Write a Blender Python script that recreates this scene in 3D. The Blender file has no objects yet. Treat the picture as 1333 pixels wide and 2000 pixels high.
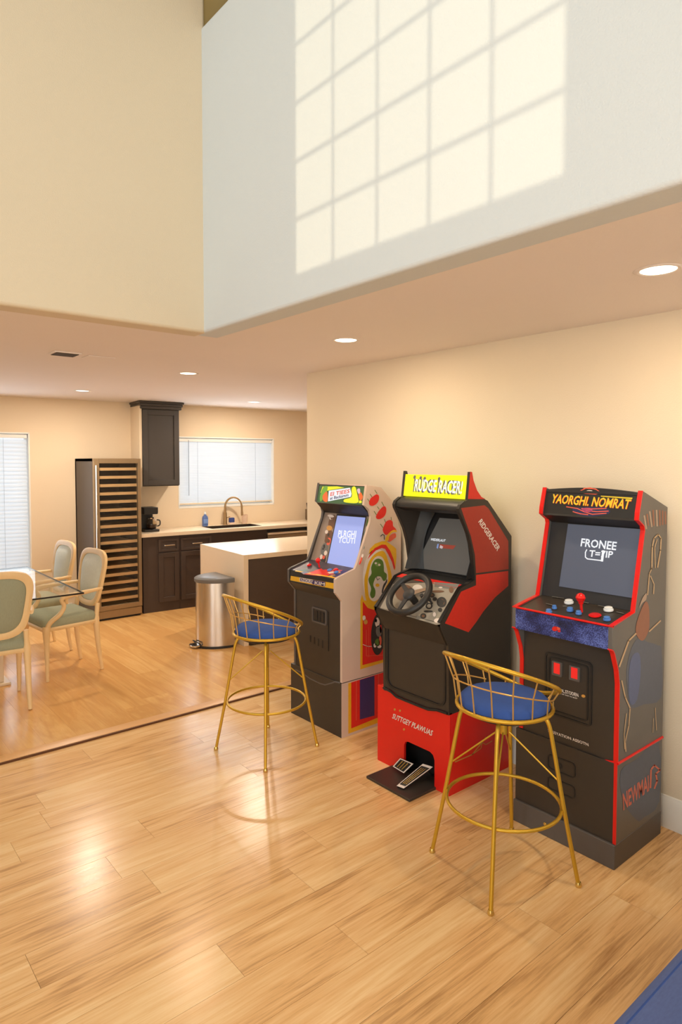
import bpy, bmesh, math, random
from mathutils import Vector, Matrix, Euler
random.seed(7)
scene = bpy.context.scene
COL = scene.collection
PI = math.pi

# ------------------------------------------------------------------ camera
def lin(v):
    v /= 255.0
    return v / 12.92 if v <= 0.04045 else ((v + 0.055) / 1.055) ** 2.4
def rgb(r, g, b):
    return (lin(r), lin(g), lin(b), 1.0)

cam_data = bpy.data.cameras.new('camera')
cam_data.sensor_fit = 'HORIZONTAL'
cam_data.sensor_width = 36.0
cam_data.lens = 1272.54 * 36.0 / 1333.0
cam_data.shift_x = 13.32 / 1333.0
cam_data.shift_y = -45.19 / 1333.0
cam_data.clip_start = 0.05
cam = bpy.data.objects.new('camera', cam_data)
cam.location = (0, 0, 1.7438)
cam.rotation_euler = (math.radians(90 - 2.435), 0, math.radians(-39.498))
COL.objects.link(cam)
scene.camera = cam

# ------------------------------------------------------------------ world, sun, daylight, exposure
world = bpy.data.worlds.new('World')
scene.world = world
world.use_nodes = True
wbg = world.node_tree.nodes['Background']
wbg.inputs[0].default_value = (0.80, 0.91, 1.0, 1)
wbg.inputs[1].default_value = 1.3

def lamp(name, kind, loc, rot, energy, color, **kw):
    d = bpy.data.lights.new(name, kind)
    d.energy = energy
    d.color = color
    for k, v in kw.items():
        setattr(d, k, v)
    o = bpy.data.objects.new(name, d)
    o.location = loc
    o.rotation_euler = rot
    COL.objects.link(o)
    return o
SUN_DIR = Vector((1, 0, -0.12)).normalized()
sun = lamp('sun', 'SUN', (-6, 1.7, 5), SUN_DIR.to_track_quat('-Z', 'Y').to_euler(), 1.25, (1.0, 0.80, 0.52), angle=math.radians(0.28))
# daylight at the gridded window, then added room fill behind and left of the camera
lamp('daylight_left_window', 'AREA', (-3.42, 1.71, 4.2), (0, -PI / 2 + 0.15, 0), 55, (0.70, 0.88, 1.0), shape='RECTANGLE', size=2.0, size_y=1.35)
lamp('added_rear_fill', 'AREA', (-0.9, -3.9, 1.75), (PI / 2, 0, 0), 120, (1.0, 0.96, 0.88), shape='RECTANGLE', size=3.6, size_y=2.3)  # added fill light; the rear wall behind it has no windows
lamp('added_left_fill', 'AREA', (-3.42, -1.4, 1.5), (0, -PI / 2, 0), 75, (0.90, 0.96, 1.0), shape='RECTANGLE', size=2.2, size_y=2.6)  # added fill light in front of solid wall, no doors built there
lamp('daylight_kitchen_window', 'AREA', (4.36, 7.36, 1.6), (-PI / 2, 0, -0.0789), 12, (0.80, 0.90, 1.0), shape='RECTANGLE', size=1.3, size_y=0.85)
lamp('daylight_dining_window', 'AREA', (1.35, 7.58, 1.25), (-PI / 2, 0, -0.0789), 12, (0.80, 0.90, 1.0), shape='RECTANGLE', size=1.25, size_y=1.5)
scene.view_settings.view_transform = 'Standard'
scene.view_settings.look = 'None'
scene.view_settings.gamma = 1.0
scene.view_settings.use_curve_mapping = False
scene.view_settings.exposure = 0.17
DOWNLIGHT_W = 8.0

# ------------------------------------------------------------------ materials
MATS = {}
def bsdf(m):
    return m.node_tree.nodes['Principled BSDF']
def mat(name, col, rough=0.5, metal=0.0, var=0.06, scale=18.0, bump=0.0, bscale=None, emit=None, estr=0.0, spec=0.5, stretch=None, coat=0.0):
    if name in MATS:
        return MATS[name]
    m = bpy.data.materials.new(name)
    m.use_nodes = True
    nt = m.node_tree
    b = bsdf(m)
    tc = nt.nodes.new('ShaderNodeTexCoord')
    mp = nt.nodes.new('ShaderNodeMapping')
    if stretch:
        mp.inputs['Scale'].default_value = stretch
    nt.links.new(tc.outputs['Object'], mp.inputs[0])
    nz = nt.nodes.new('ShaderNodeTexNoise')
    nz.inputs['Scale'].default_value = scale
    nz.inputs['Detail'].default_value = 4
    nt.links.new(mp.outputs[0], nz.inputs['Vector'])
    mix = nt.nodes.new('ShaderNodeMix')
    mix.data_type = 'RGBA'
    c = Vector(col[:3])
    mix.inputs['A'].default_value = (*[max(0, v * (1 - var)) for v in c], 1)
    mix.inputs['B'].default_value = (*[min(1, v * (1 + var)) for v in c], 1)
    nt.links.new(nz.outputs['Fac'], mix.inputs['Factor'])
    nt.links.new(mix.outputs['Result'], b.inputs['Base Color'])
    b.inputs['Roughness'].default_value = rough
    b.inputs['Metallic'].default_value = metal
    b.inputs['Specular IOR Level'].default_value = spec
    b.inputs['Coat Weight'].default_value = coat
    if bump:
        n2 = nt.nodes.new('ShaderNodeTexNoise')
        n2.inputs['Scale'].default_value = bscale or scale * 4
        n2.inputs['Detail'].default_value = 3
        nt.links.new(mp.outputs[0], n2.inputs['Vector'])
        bp = nt.nodes.new('ShaderNodeBump')
        bp.inputs['Strength'].default_value = bump
        bp.inputs['Distance'].default_value = 0.004
        nt.links.new(n2.outputs['Fac'], bp.inputs['Height'])
        nt.links.new(bp.outputs[0], b.inputs['Normal'])
    if emit:
        b.inputs['Emission Color'].default_value = emit
        b.inputs['Emission Strength'].default_value = estr
    MATS[name] = m
    return m

def wood_floor(name, dark, mid, light, contrast=1.0):
    m = bpy.data.materials.new(name)
    m.use_nodes = True
    nt = m.node_tree
    L = nt.links.new
    b = bsdf(m)
    tc = nt.nodes.new('ShaderNodeTexCoord')
    oi = nt.nodes.new('ShaderNodeObjectInfo')
    off = nt.nodes.new('ShaderNodeVectorMath'); off.operation = 'SCALE'
    comb = nt.nodes.new('ShaderNodeCombineXYZ')
    for i in range(3):
        L(oi.outputs['Random'], comb.inputs[i])
    L(comb.outputs[0], off.inputs[0]); off.inputs['Scale'].default_value = 37.0
    add = nt.nodes.new('ShaderNodeVectorMath'); add.operation = 'ADD'
    L(tc.outputs['Object'], add.inputs[0]); L(off.outputs[0], add.inputs[1])
    def noise(sc, scale, detail, dist=0.0, rough=0.55):
        mp = nt.nodes.new('ShaderNodeMapping'); mp.inputs['Scale'].default_value = sc
        L(add.outputs[0], mp.inputs[0])
        n = nt.nodes.new('ShaderNodeTexNoise')
        n.inputs['Scale'].default_value = scale; n.inputs['Detail'].default_value = detail
        n.inputs['Distortion'].default_value = dist; n.inputs['Roughness'].default_value = rough
        L(mp.outputs[0], n.inputs['Vector'])
        return n
    n1 = noise((0.9, 9, 1), 1.6, 5, 0.8)          # broad cathedral figure
    n2 = noise((2.2, 60, 1), 1.6, 6, 0.3, 0.65)    # fine streaks
    n3 = noise((0.8, 2.0, 1), 1.5, 2)              # slow blotches
    r1 = nt.nodes.new('ShaderNodeValToRGB')
    r1.color_ramp.elements[0].position = 0.34; r1.color_ramp.elements[0].color = dark
    r1.color_ramp.elements[1].position = 0.68; r1.color_ramp.elements[1].color = light
    e = r1.color_ramp.elements.new(0.5); e.color = mid
    ma = nt.nodes.new('ShaderNodeMath'); ma.operation = 'MULTIPLY_ADD'
    ma.inputs[1].default_value = 0.5 * contrast; ma.inputs[2].default_value = 0.25
    L(n2.outputs['Fac'], ma.inputs[0])
    mb = nt.nodes.new('ShaderNodeMath'); mb.operation = 'MULTIPLY_ADD'
    mb.inputs[1].default_value = 0.55
    L(n1.outputs['Fac'], mb.inputs[0]); 
    sub = nt.nodes.new('ShaderNodeMath'); sub.operation = 'SUBTRACT'
    L(ma.outputs[0], sub.inputs[0]); sub.inputs[1].default_value = 0.27
    L(sub.outputs[0], mb.inputs[2])
    mc = nt.nodes.new('ShaderNodeMath'); mc.operation = 'MULTIPLY_ADD'; mc.inputs[1].default_value = 0.30
    L(n3.outputs['Fac'], mc.inputs[0]); L(mb.outputs[0], mc.inputs[2])
    md = nt.nodes.new('ShaderNodeMath'); md.operation = 'SUBTRACT'; md.inputs[1].default_value = 0.15
    L(mc.outputs[0], md.inputs[0])
    me = nt.nodes.new('ShaderNodeMath'); me.operation = 'MULTIPLY_ADD'; me.inputs[1].default_value = 0.10; 
    L(oi.outputs['Random'], me.inputs[0]); L(md.outputs[0], me.inputs[2])
    L(me.outputs[0], r1.inputs[0])
    L(r1.outputs[0], b.inputs['Base Color'])
    rr = nt.nodes.new('ShaderNodeMapRange')
    rr.inputs['To Min'].default_value = 0.17; rr.inputs['To Max'].default_value = 0.29
    L(n2.outputs['Fac'], rr.inputs['Value']); L(rr.outputs[0], b.inputs['Roughness'])
    bp = nt.nodes.new('ShaderNodeBump'); bp.inputs['Strength'].default_value = 0.08; bp.inputs['Distance'].default_value = 0.002
    L(n2.outputs['Fac'], bp.inputs['Height']); L(bp.outputs[0], b.inputs['Normal'])
    b.inputs['Specular IOR Level'].default_value = 0.45
    MATS[name] = m
    return m

def glass_mat(name, tint, gloss=0.1, rough=0.02):
    m = bpy.data.materials.new(name)
    m.use_nodes = True
    nt = m.node_tree
    nt.nodes.remove(bsdf(m))
    out = nt.nodes['Material Output']
    t = nt.nodes.new('ShaderNodeBsdfTransparent'); t.inputs[0].default_value = tint
    g = nt.nodes.new('ShaderNodeBsdfGlossy'); g.inputs['Roughness'].default_value = rough
    fr = nt.nodes.new('ShaderNodeLayerWeight'); fr.inputs['Blend'].default_value = gloss
    mx = nt.nodes.new('ShaderNodeMixShader')
    pw = nt.nodes.new('ShaderNodeMath'); pw.operation = 'POWER'; pw.inputs[1].default_value = 4.0
    ml = nt.nodes.new('ShaderNodeMath'); ml.operation = 'MULTIPLY_ADD'; ml.inputs[1].default_value = gloss * 3.5; ml.inputs[2].default_value = 0.03
    fr.inputs['Blend'].default_value = 0.5
    nt.links.new(fr.outputs['Facing'], pw.inputs[0]); nt.links.new(pw.outputs[0], ml.inputs[0])
    nt.links.new(ml.outputs[0], mx.inputs[0])
    nt.links.new(t.outputs[0], mx.inputs[1]); nt.links.new(g.outputs[0], mx.inputs[2])
    nt.links.new(mx.outputs[0], out.inputs[0])
    MATS[name] = m
    return m

def blind_mat(name):
    m = bpy.data.materials.new(name)
    m.use_nodes = True
    nt = m.node_tree
    b = bsdf(m)
    out = nt.nodes['Material Output']
    b.inputs['Base Color'].default_value = rgb(240, 243, 245)
    b.inputs['Roughness'].default_value = 0.5
    t = nt.nodes.new('ShaderNodeBsdfTranslucent')
    nz = nt.nodes.new('ShaderNodeTexNoise'); nz.inputs['Scale'].default_value = 6
    cr = nt.nodes.new('ShaderNodeValToRGB')
    cr.color_ramp.elements[0].color = (0.78, 0.84, 0.90, 1); cr.color_ramp.elements[1].color = (0.92, 0.95, 0.98, 1)
    nt.links.new(nz.outputs['Fac'], cr.inputs[0]); nt.links.new(cr.outputs[0], t.inputs[0])
    mx = nt.nodes.new('ShaderNodeMixShader'); mx.inputs[0].default_value = 0.55
    nt.links.new(b.outputs[0], mx.inputs[1]); nt.links.new(t.outputs[0], mx.inputs[2])
    nt.links.new(mx.outputs[0], out.inputs[0])
    MATS[name] = m
    return m

M_wall = mat('wall_paint_cream', rgb(232, 218, 194), 0.85, var=0.015, scale=3, bump=0.25, bscale=160)
M_wallup = mat('wall_paint_cool_tint', rgb(214, 220, 222), 0.85, var=0.015, scale=3, bump=0.3, bscale=160)  # cool daylight on the upper wall put into its paint as a bluish tint
M_kwall = mat('wall_paint_kitchen', rgb(232, 212, 182), 0.85, var=0.015, scale=3, bump=0.25, bscale=160)
M_ceil = mat('ceiling_paint', rgb(242, 232, 226), 0.9, var=0.015, scale=3, bump=0.35, bscale=140)
M_loft = mat('loft_paint_olive', rgb(172, 150, 98), 0.9, var=0.03, scale=3)
M_white = mat('white_trim_paint', rgb(240, 238, 232), 0.4, var=0.02)
M_plank = wood_floor('oak_plank_living', rgb(180, 134, 84), rgb(230, 182, 124), rgb(244, 208, 154))
M_plank2 = wood_floor('oak_plank_kitchen', rgb(216, 164, 100), rgb(230, 182, 116), rgb(240, 198, 136), 0.35)
M_strip = mat('reducer_strip_oak', rgb(218, 166, 104), 0.35, var=0.15, scale=4, stretch=(1, 20, 1))
M_stripdark = mat('reducer_strip_edge', rgb(92, 52, 20), 0.5)
M_gold = mat('brushed_gold_metal', rgb(208, 166, 52), 0.38, metal=0.55, var=0.05, scale=30)
M_wire = mat('thin_gold_wire_metal', rgb(212, 170, 96), 0.35, metal=0.55, var=0.05, scale=30)
M_foot = mat('pale_gold_glide', rgb(220, 190, 110), 0.25, metal=0.8)
M_velvet = mat('blue_velvet', rgb(44, 78, 150), 0.85, var=0.12, scale=40, bump=0.2, bscale=300)
M_denim = mat('blue_sofa_fabric', rgb(86, 104, 158), 0.9, var=0.18, scale=60, bump=0.4, bscale=500, stretch=(1, 3, 1))
M_black = mat('black_cabinet_laminate', rgb(58, 52, 46), 0.42, var=0.05)
M_matte = mat('black_plastic', rgb(34, 33, 32), 0.45, var=0.05)
M_inner = mat('dark_bezel_board', rgb(40, 40, 42), 0.5, var=0.05)
M_kick = mat('grey_kick_board', rgb(92, 86, 82), 0.5, var=0.06)
M_beige = mat('beige_cabinet_side', rgb(214, 190, 172), 0.5, var=0.02)
M_redlam = mat('bright_red_laminate', rgb(226, 34, 24), 0.4, var=0.04)
M_redplastic = mat('red_plastic', rgb(226, 26, 22), 0.3, var=0.03)
M_whiteplastic = mat('white_plastic', rgb(235, 240, 242), 0.3, var=0.02)
M_blueplastic = mat('blue_plastic', rgb(80, 130, 205), 0.3, var=0.03)
M_m3side = mat('grey_printed_side', rgb(104, 100, 96), 0.38, var=0.14, scale=5)
M_espresso = mat('espresso_cabinet_paint', rgb(72, 58, 50), 0.5, var=0.06, scale=12, stretch=(1, 1, 6))
M_charcoal = mat('charcoal_cabinet_paint', rgb(66, 61, 57), 0.5, var=0.05, scale=12)
M_quartz = mat('pale_quartz', rgb(230, 210, 182), 0.25, var=0.03, scale=60)
M_steel = mat('brushed_stainless', rgb(206, 202, 196), 0.24, metal=1.0, var=0.05, scale=60, stretch=(1, 1, 0.02), bump=0.05, bscale=200)
M_steelf = mat('bronze_toned_stainless', rgb(160, 138, 108), 0.35, metal=0.6, var=0.06, scale=60, stretch=(1, 1, 0.05))
M_fridgeside = mat('dark_grey_fridge_side', rgb(88, 80, 74), 0.5, var=0.03)
M_cavity = mat('fridge_cavity_black', rgb(40, 36, 36), 0.6)
M_shelfwood = mat('beech_shelf_front', rgb(208, 174, 126), 0.5, var=0.1, scale=10, stretch=(1, 8, 8))
M_greylid = mat('grey_plastic_lid', rgb(112, 112, 112), 0.4)
M_chairwood = mat('pale_carved_beech', rgb(238, 206, 154), 0.45, var=0.10, scale=8, stretch=(1, 1, 0.4))
M_sage = mat('sage_green_upholstery', rgb(160, 164, 140), 0.9, var=0.12, scale=50, bump=0.4, bscale=350, stretch=(1, 4, 1))
M_sagepale = mat('pale_blue_sage_upholstery', rgb(216, 221, 210), 0.9, var=0.08, scale=50, bump=0.3, bscale=350)
M_chrome = mat('chrome', rgb(220, 218, 214), 0.12, metal=1.0)
M_bronze = mat('brushed_bronze_tap', rgb(170, 140, 100), 0.3, metal=0.85)
M_vent = mat('dark_vent', rgb(86, 74, 62), 0.7)
M_glassP = glass_mat('window_pane_glass', (0.96, 0.98, 1, 1), 0.06)
M_glassT = glass_mat('table_glass', (0.94, 0.95, 0.92, 1), 0.10)
M_glassF = glass_mat('fridge_glass', (0.95, 0.94, 0.92, 1), 0.10)
M_glassC = glass_mat('carafe_glass', (0.85, 0.78, 0.68, 1), 0.4)
M_tint = mat('table_edge_dark', rgb(40, 36, 32), 0.3)
M_blind = blind_mat('blind_slat_white')
M_cord = mat('blind_cord_grey', rgb(150, 160, 172), 0.8)
M_lampwarm = mat('lit_diffuser_warm', rgb(255, 244, 220), 0.5, emit=(1.0, 0.86, 0.60, 1), estr=7.0)
M_lampcool = mat('lit_diffuser_white', rgb(250, 250, 250), 0.5, emit=(1.0, 0.95, 0.88, 1), estr=2.0)

INK = dict(ink_red=(222, 36, 28), ink_red2=(206, 50, 36), ink_darkred=(160, 56, 42), ink_coral=(226, 96, 70), ink_yellow=(232, 176, 30), ink_gold=(206, 150, 70),
           ink_green=(86, 120, 44), ink_olive=(120, 150, 80), ink_teal=(70, 110, 110), ink_blue=(58, 48, 104), ink_navy=(40, 44, 84), ink_violet=(150, 60, 110),
           ink_cream=(228, 214, 204), ink_pale=(232, 222, 212), ink_grey=(110, 108, 104), ink_dark=(44, 42, 42), ink_brown=(110, 76, 52), ink_silver=(156, 148, 134),
           ink_tan=(200, 168, 130), ink_tan2=(176, 152, 132), ink_rust=(150, 98, 76), ink_salmon=(214, 112, 90), ink_blue2=(92, 98, 112), ink_blue3=(92, 104, 140))
LIT = dict(lit_green=(70, 100, 60), lit_green2=(120, 170, 60), lit_yellow=(250, 240, 40), lit_orange=(240, 110, 50), lit_white=(240, 244, 250), lit_pink=(225, 190, 200),
           lit_gold=(240, 196, 40), lit_blue=(130, 150, 200), lit_red=(150, 62, 48), lit_pale=(200, 180, 180))
for k, c in INK.items():
    mat(k, rgb(*c), 0.45, var=0.08, scale=60)
for k, c in LIT.items():
    mat(k, rgb(*[v * 0.5 for v in c]), 0.45, var=0.03, emit=rgb(*c), estr=0.75)

# ------------------------------------------------------------------ mesh builder
class MB:
    hint = None
    def __init__(s):
        s.v, s.f, s.mi, s.sm, s.mats = [], [], [], [], []
    def _m(s, m):
        if m is None: return 0
        if m not in s.mats: s.mats.append(m)
        return s.mats.index(m)
    def add(s, vs, fs, m=None, smooth=False):
        b = len(s.v); k = s._m(m)
        s.v += [tuple(p) for p in vs]
        for f in fs:
            s.f.append(tuple(i + b for i in f)); s.mi.append(k); s.sm.append(smooth)
        return s
    def box(s, a, b, m=None, M=None):
        (x0, y0, z0), (x1, y1, z1) = a, b
        vs = [Vector(p) for p in [(x0, y0, z0), (x1, y0, z0), (x1, y1, z0), (x0, y1, z0), (x0, y0, z1), (x1, y0, z1), (x1, y1, z1), (x0, y1, z1)]]
        if M: vs = [M @ p for p in vs]
        return s.add(vs, [(0, 3, 2, 1), (4, 5, 6, 7), (0, 1, 5, 4), (1, 2, 6, 5), (2, 3, 7, 6), (3, 0, 4, 7)], m)
    def prism(s, pts, h0, h1, axis='y', m=None, M=None, smooth=False):
        n = len(pts)
        def p3(p, h):
            if axis == 'y': return Vector((p[0], h, p[1]))
            if axis == 'x': return Vector((h, p[0], p[1]))
            return Vector((p[0], p[1], h))
        vs = [p3(p, h0) for p in pts] + [p3(p, h1) for p in pts]
        if M: vs = [M @ p for p in vs]
        s.add(vs, [tuple(range(n))[::-1], tuple(range(n, 2 * n))] , m)
        b = len(s.v) - 2 * n; k = s._m(m)
        for i in range(n):
            j = (i + 1) % n
            s.f.append((b + i, b + j, b + n + j, b + n + i)); s.mi.append(k); s.sm.append(smooth)
        return s
    def quad(s, pts, m=None):
        return s.add(pts, [tuple(range(len(pts)))], m)
    def plate(s, p, q, y0, y1, t, m=None):      # slab following the (X,z) segment p-q, thickness t to its right-hand side
        d = Vector((q[0] - p[0], q[1] - p[1])).normalized(); n = Vector((d.y, -d.x)) * t
        return s.prism([p, q, (q[0] + n.x, q[1] + n.y), (p[0] + n.x, p[1] + n.y)], y0, y1, 'y', m)
    def tube(s, path, r, seg=10, closed=False, m=None, caps=True):
        P = [Vector(p) for p in path]; n = len(P)
        R = r if isinstance(r, (list, tuple)) else [r] * n
        rings = []; prev = None
        for i in range(n):
            if closed: t = P[(i + 1) % n] - P[i - 1]
            else: t = P[min(i + 1, n - 1)] - P[max(i - 1, 0)]
            t.normalize()
            if prev is None:
                up = Vector((0, 0, 1)) if abs(t.z) < 0.9 else Vector((1, 0, 0))
                a = t.cross(up).normalized()
            else:
                a = (prev - t * prev.dot(t)).normalized()
            prev = a; bb = t.cross(a)
            rings.append([P[i] + (a * math.cos(2 * PI * k / seg) + bb * math.sin(2 * PI * k / seg)) * R[i] for k in range(seg)])
        vs = [p for rg in rings for p in rg]; fs = []
        for i in range(n if closed else n - 1):
            j = (i + 1) % n
            sh = 0
            if closed and j == 0:
                best = min(range(seg), key=lambda q: (rings[0][q] - rings[-1][0]).length); sh = best
            for k in range(seg):
                k2 = (k + 1) % seg
                fs.append((i * seg + k, j * seg + (k + sh) % seg, j * seg + (k2 + sh) % seg, i * seg + k2))
        s.add(vs, fs, m, True)
        if not closed and caps:
            s.add(rings[0], [tuple(range(seg))], m); s.add(rings[-1], [tuple(range(seg))[::-1]], m)
        return s
    def lathe(s, prof, c=(0, 0, 0), seg=24, m=None, M=None):
        c = Vector(c); vs = []; fs = []
        for r, z in prof:
            for k in range(seg):
                vs.append(Vector((r * math.cos(2 * PI * k / seg), r * math.sin(2 * PI * k / seg), z)))
        if M: vs = [M @ p for p in vs]
        vs = [p + c for p in vs]
        for i in range(len(prof) - 1):
            for k in range(seg):
                k2 = (k + 1) % seg
                fs.append((i * seg + k, i * seg + k2, (i + 1) * seg + k2, (i + 1) * seg + k))
        s.add(vs, fs, m, True)
        s.add(vs[:seg], [tuple(range(seg))[::-1]], m); s.add(vs[-seg:], [tuple(range(seg))], m)
        return s
    def loft(s, rings, m=None, caps=True, smooth=True):
        n = len(rings[0]); vs = [Vector(p) for r in rings for p in r]; fs = []
        for i in range(len(rings) - 1):
            for k in range(n):
                k2 = (k + 1) % n
                fs.append((i * n + k, i * n + k2, (i + 1) * n + k2, (i + 1) * n + k))
        if caps:
            fs += [tuple(range(n))[::-1], tuple(range((len(rings) - 1) * n, len(rings) * n))]
        return s.add(vs, fs, m, smooth)
    def mesh(s, name, m=None, angle=40):
        me = bpy.data.meshes.new(name)
        me.from_pydata(s.v, [], s.f)
        for mm in (s.mats or [m]): me.materials.append(mm)
        if s.mats: me.polygons.foreach_set('material_index', s.mi)
        me.polygons.foreach_set('use_smooth', [True] * len(s.f))
        bm = bmesh.new(); bm.from_mesh(me)
        bmesh.ops.remove_doubles(bm, verts=bm.verts, dist=1e-6)
        if s.hint is None: bmesh.ops.recalc_face_normals(bm, faces=bm.faces)
        else:
            bm.normal_update()
            bmesh.ops.reverse_faces(bm, faces=[f for f in bm.faces if f.normal.dot(s.hint) < 0])
        bm.to_mesh(me); bm.free()
        me.set_sharp_from_angle(angle=math.radians(angle))
        me.update()
        return me
    def obj(s, name, m=None, parent=None, bevel=0.0, angle=40, world=False):
        o = bpy.data.objects.new(name, s.mesh(name, m, angle))
        COL.objects.link(o)
        if parent is not None:
            o.parent = parent
            if world: o.matrix_parent_inverse = WM[parent].inverted()
        if bevel:
            md = o.modifiers.new('bevel', 'BEVEL'); md.width = bevel; md.segments = 2; md.limit_method = 'ANGLE'; md.angle_limit = math.radians(50)
        return o
WM = {}
def root(name, label, cat, loc=(0, 0, 0), rz=0.0, group=None):
    o = bpy.data.objects.new(name, None)
    o.empty_display_size = 0.1
    o.location = loc; o.rotation_euler = (0, 0, rz)
    COL.objects.link(o)
    WM[o] = Matrix.Translation(loc) @ Matrix.Rotation(rz, 4, 'Z')
    tag(o, label, cat, group)
    return o
def tag(o, label, cat, group=None):
    o['label'] = label; o['category'] = cat
    if group: o['group'] = group
    return o
def struct(o):
    o['kind'] = 'structure'; return o
def copy_tree(o, parent=None):
    c = o.copy(); COL.objects.link(c)
    if parent is not None:
        c.parent = parent; c.matrix_parent_inverse = o.matrix_parent_inverse.copy()
    for ch in list(o.children):
        copy_tree(ch, c)
    return c
def sub(mb, name, m, parent, bevel=0.0):       # a piece of a part: same space as the part
    return mb.obj(name, m, parent, bevel)
def arc(c, r, a0, a1, n, plane='xy', z=0.0):
    out = []
    for i in range(n):
        a = a0 + (a1 - a0) * i / (n - 1)
        out.append((c[0] + r * math.cos(a), c[1] + r * math.sin(a)))
    return out
def rrect(x0, y0, x1, y1, r, n=5):
    return arc((x1 - r, y1 - r), r, 0, PI / 2, n) + arc((x0 + r, y1 - r), r, PI / 2, PI, n) + arc((x0 + r, y0 + r), r, PI, 1.5 * PI, n) + arc((x1 - r, y0 + r), r, 1.5 * PI, 2 * PI, n)
def catmull(pts, k=3):
    n = len(pts); out = []
    for i in range(n):
        p0, p1, p2, p3 = (Vector(pts[(i + d) % n]) for d in (-1, 0, 1, 2))
        for j in range(k):
            t = j / k
            out.append(0.5 * ((2 * p1) + (p2 - p0) * t + (2 * p0 - 5 * p1 + 4 * p2 - p3) * t * t + (3 * p1 - p0 - 3 * p2 + p3) * t ** 3))
    return out
def spline(pts, k=6):
    P = [Vector(p) for p in pts]; out = []
    for i in range(len(P) - 1):
        p0 = P[max(i - 1, 0)]; p1 = P[i]; p2 = P[i + 1]; p3 = P[min(i + 2, len(P) - 1)]
        for j in range(k):
            t = j / k
            out.append(0.5 * ((2 * p1) + (p2 - p0) * t + (2 * p0 - 5 * p1 + 4 * p2 - p3) * t * t + (3 * p1 - p0 - 3 * p2 + p3) * t ** 3))
    out.append(P[-1]); return out

# ------------------------------------------------------------------ lettering
def text_mesh(s):
    cu = bpy.data.curves.new('lettering', 'FONT'); cu.body = s; cu.resolution_u = 2; cu.offset = 0.022
    o = bpy.data.objects.new('lettering', cu); COL.objects.link(o)
    bpy.context.view_layer.update()
    me = bpy.data.meshes.new_from_object(o.evaluated_get(bpy.context.evaluated_depsgraph_get()))
    bpy.data.objects.remove(o); bpy.data.curves.remove(cu)
    return me
def lettering(key, parent, name='lettering', world=True, group_by_mat=True):
    mb = MB(); mb.hint = Vector((-.6, -.8, .1))
    for mname, s, o, u, v in TEXT[key]:
        me = text_mesh(s)
        xs = [p.co.x for p in me.vertices]; ys = [p.co.y for p in me.vertices]
        x0, x1, y0, y1 = min(xs), max(xs), min(min(ys), 0), max(ys)
        O, U, V = Vector(o), Vector(u), Vector(v)
        vs = [O + U * ((p.co.x - x0) / (x1 - x0)) + V * ((p.co.y - 0) / (y1 - 0)) for p in me.vertices]
        mb.add(vs, [tuple(p.vertices) for p in me.polygons], MATS[mname])
        bpy.data.meshes.remove(me)
    return mb.obj(name, None, parent, world=world)
def art(key, parent, name='printed_art', world=True, keep=None):
    mb = MB(); mb.hint = Vector((-.6, -.8, .1))
    for mname, sm, pts in ART[key]:
        if not mname or (keep and not keep(pts)): continue          # the outline of a screen, built elsewhere
        P = catmull(pts, 3) if sm else [Vector(p) for p in pts]
        mb.add(P, [tuple(range(len(P)))], MATS[mname])
    return mb.obj(name, None, parent, world=world)
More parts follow.
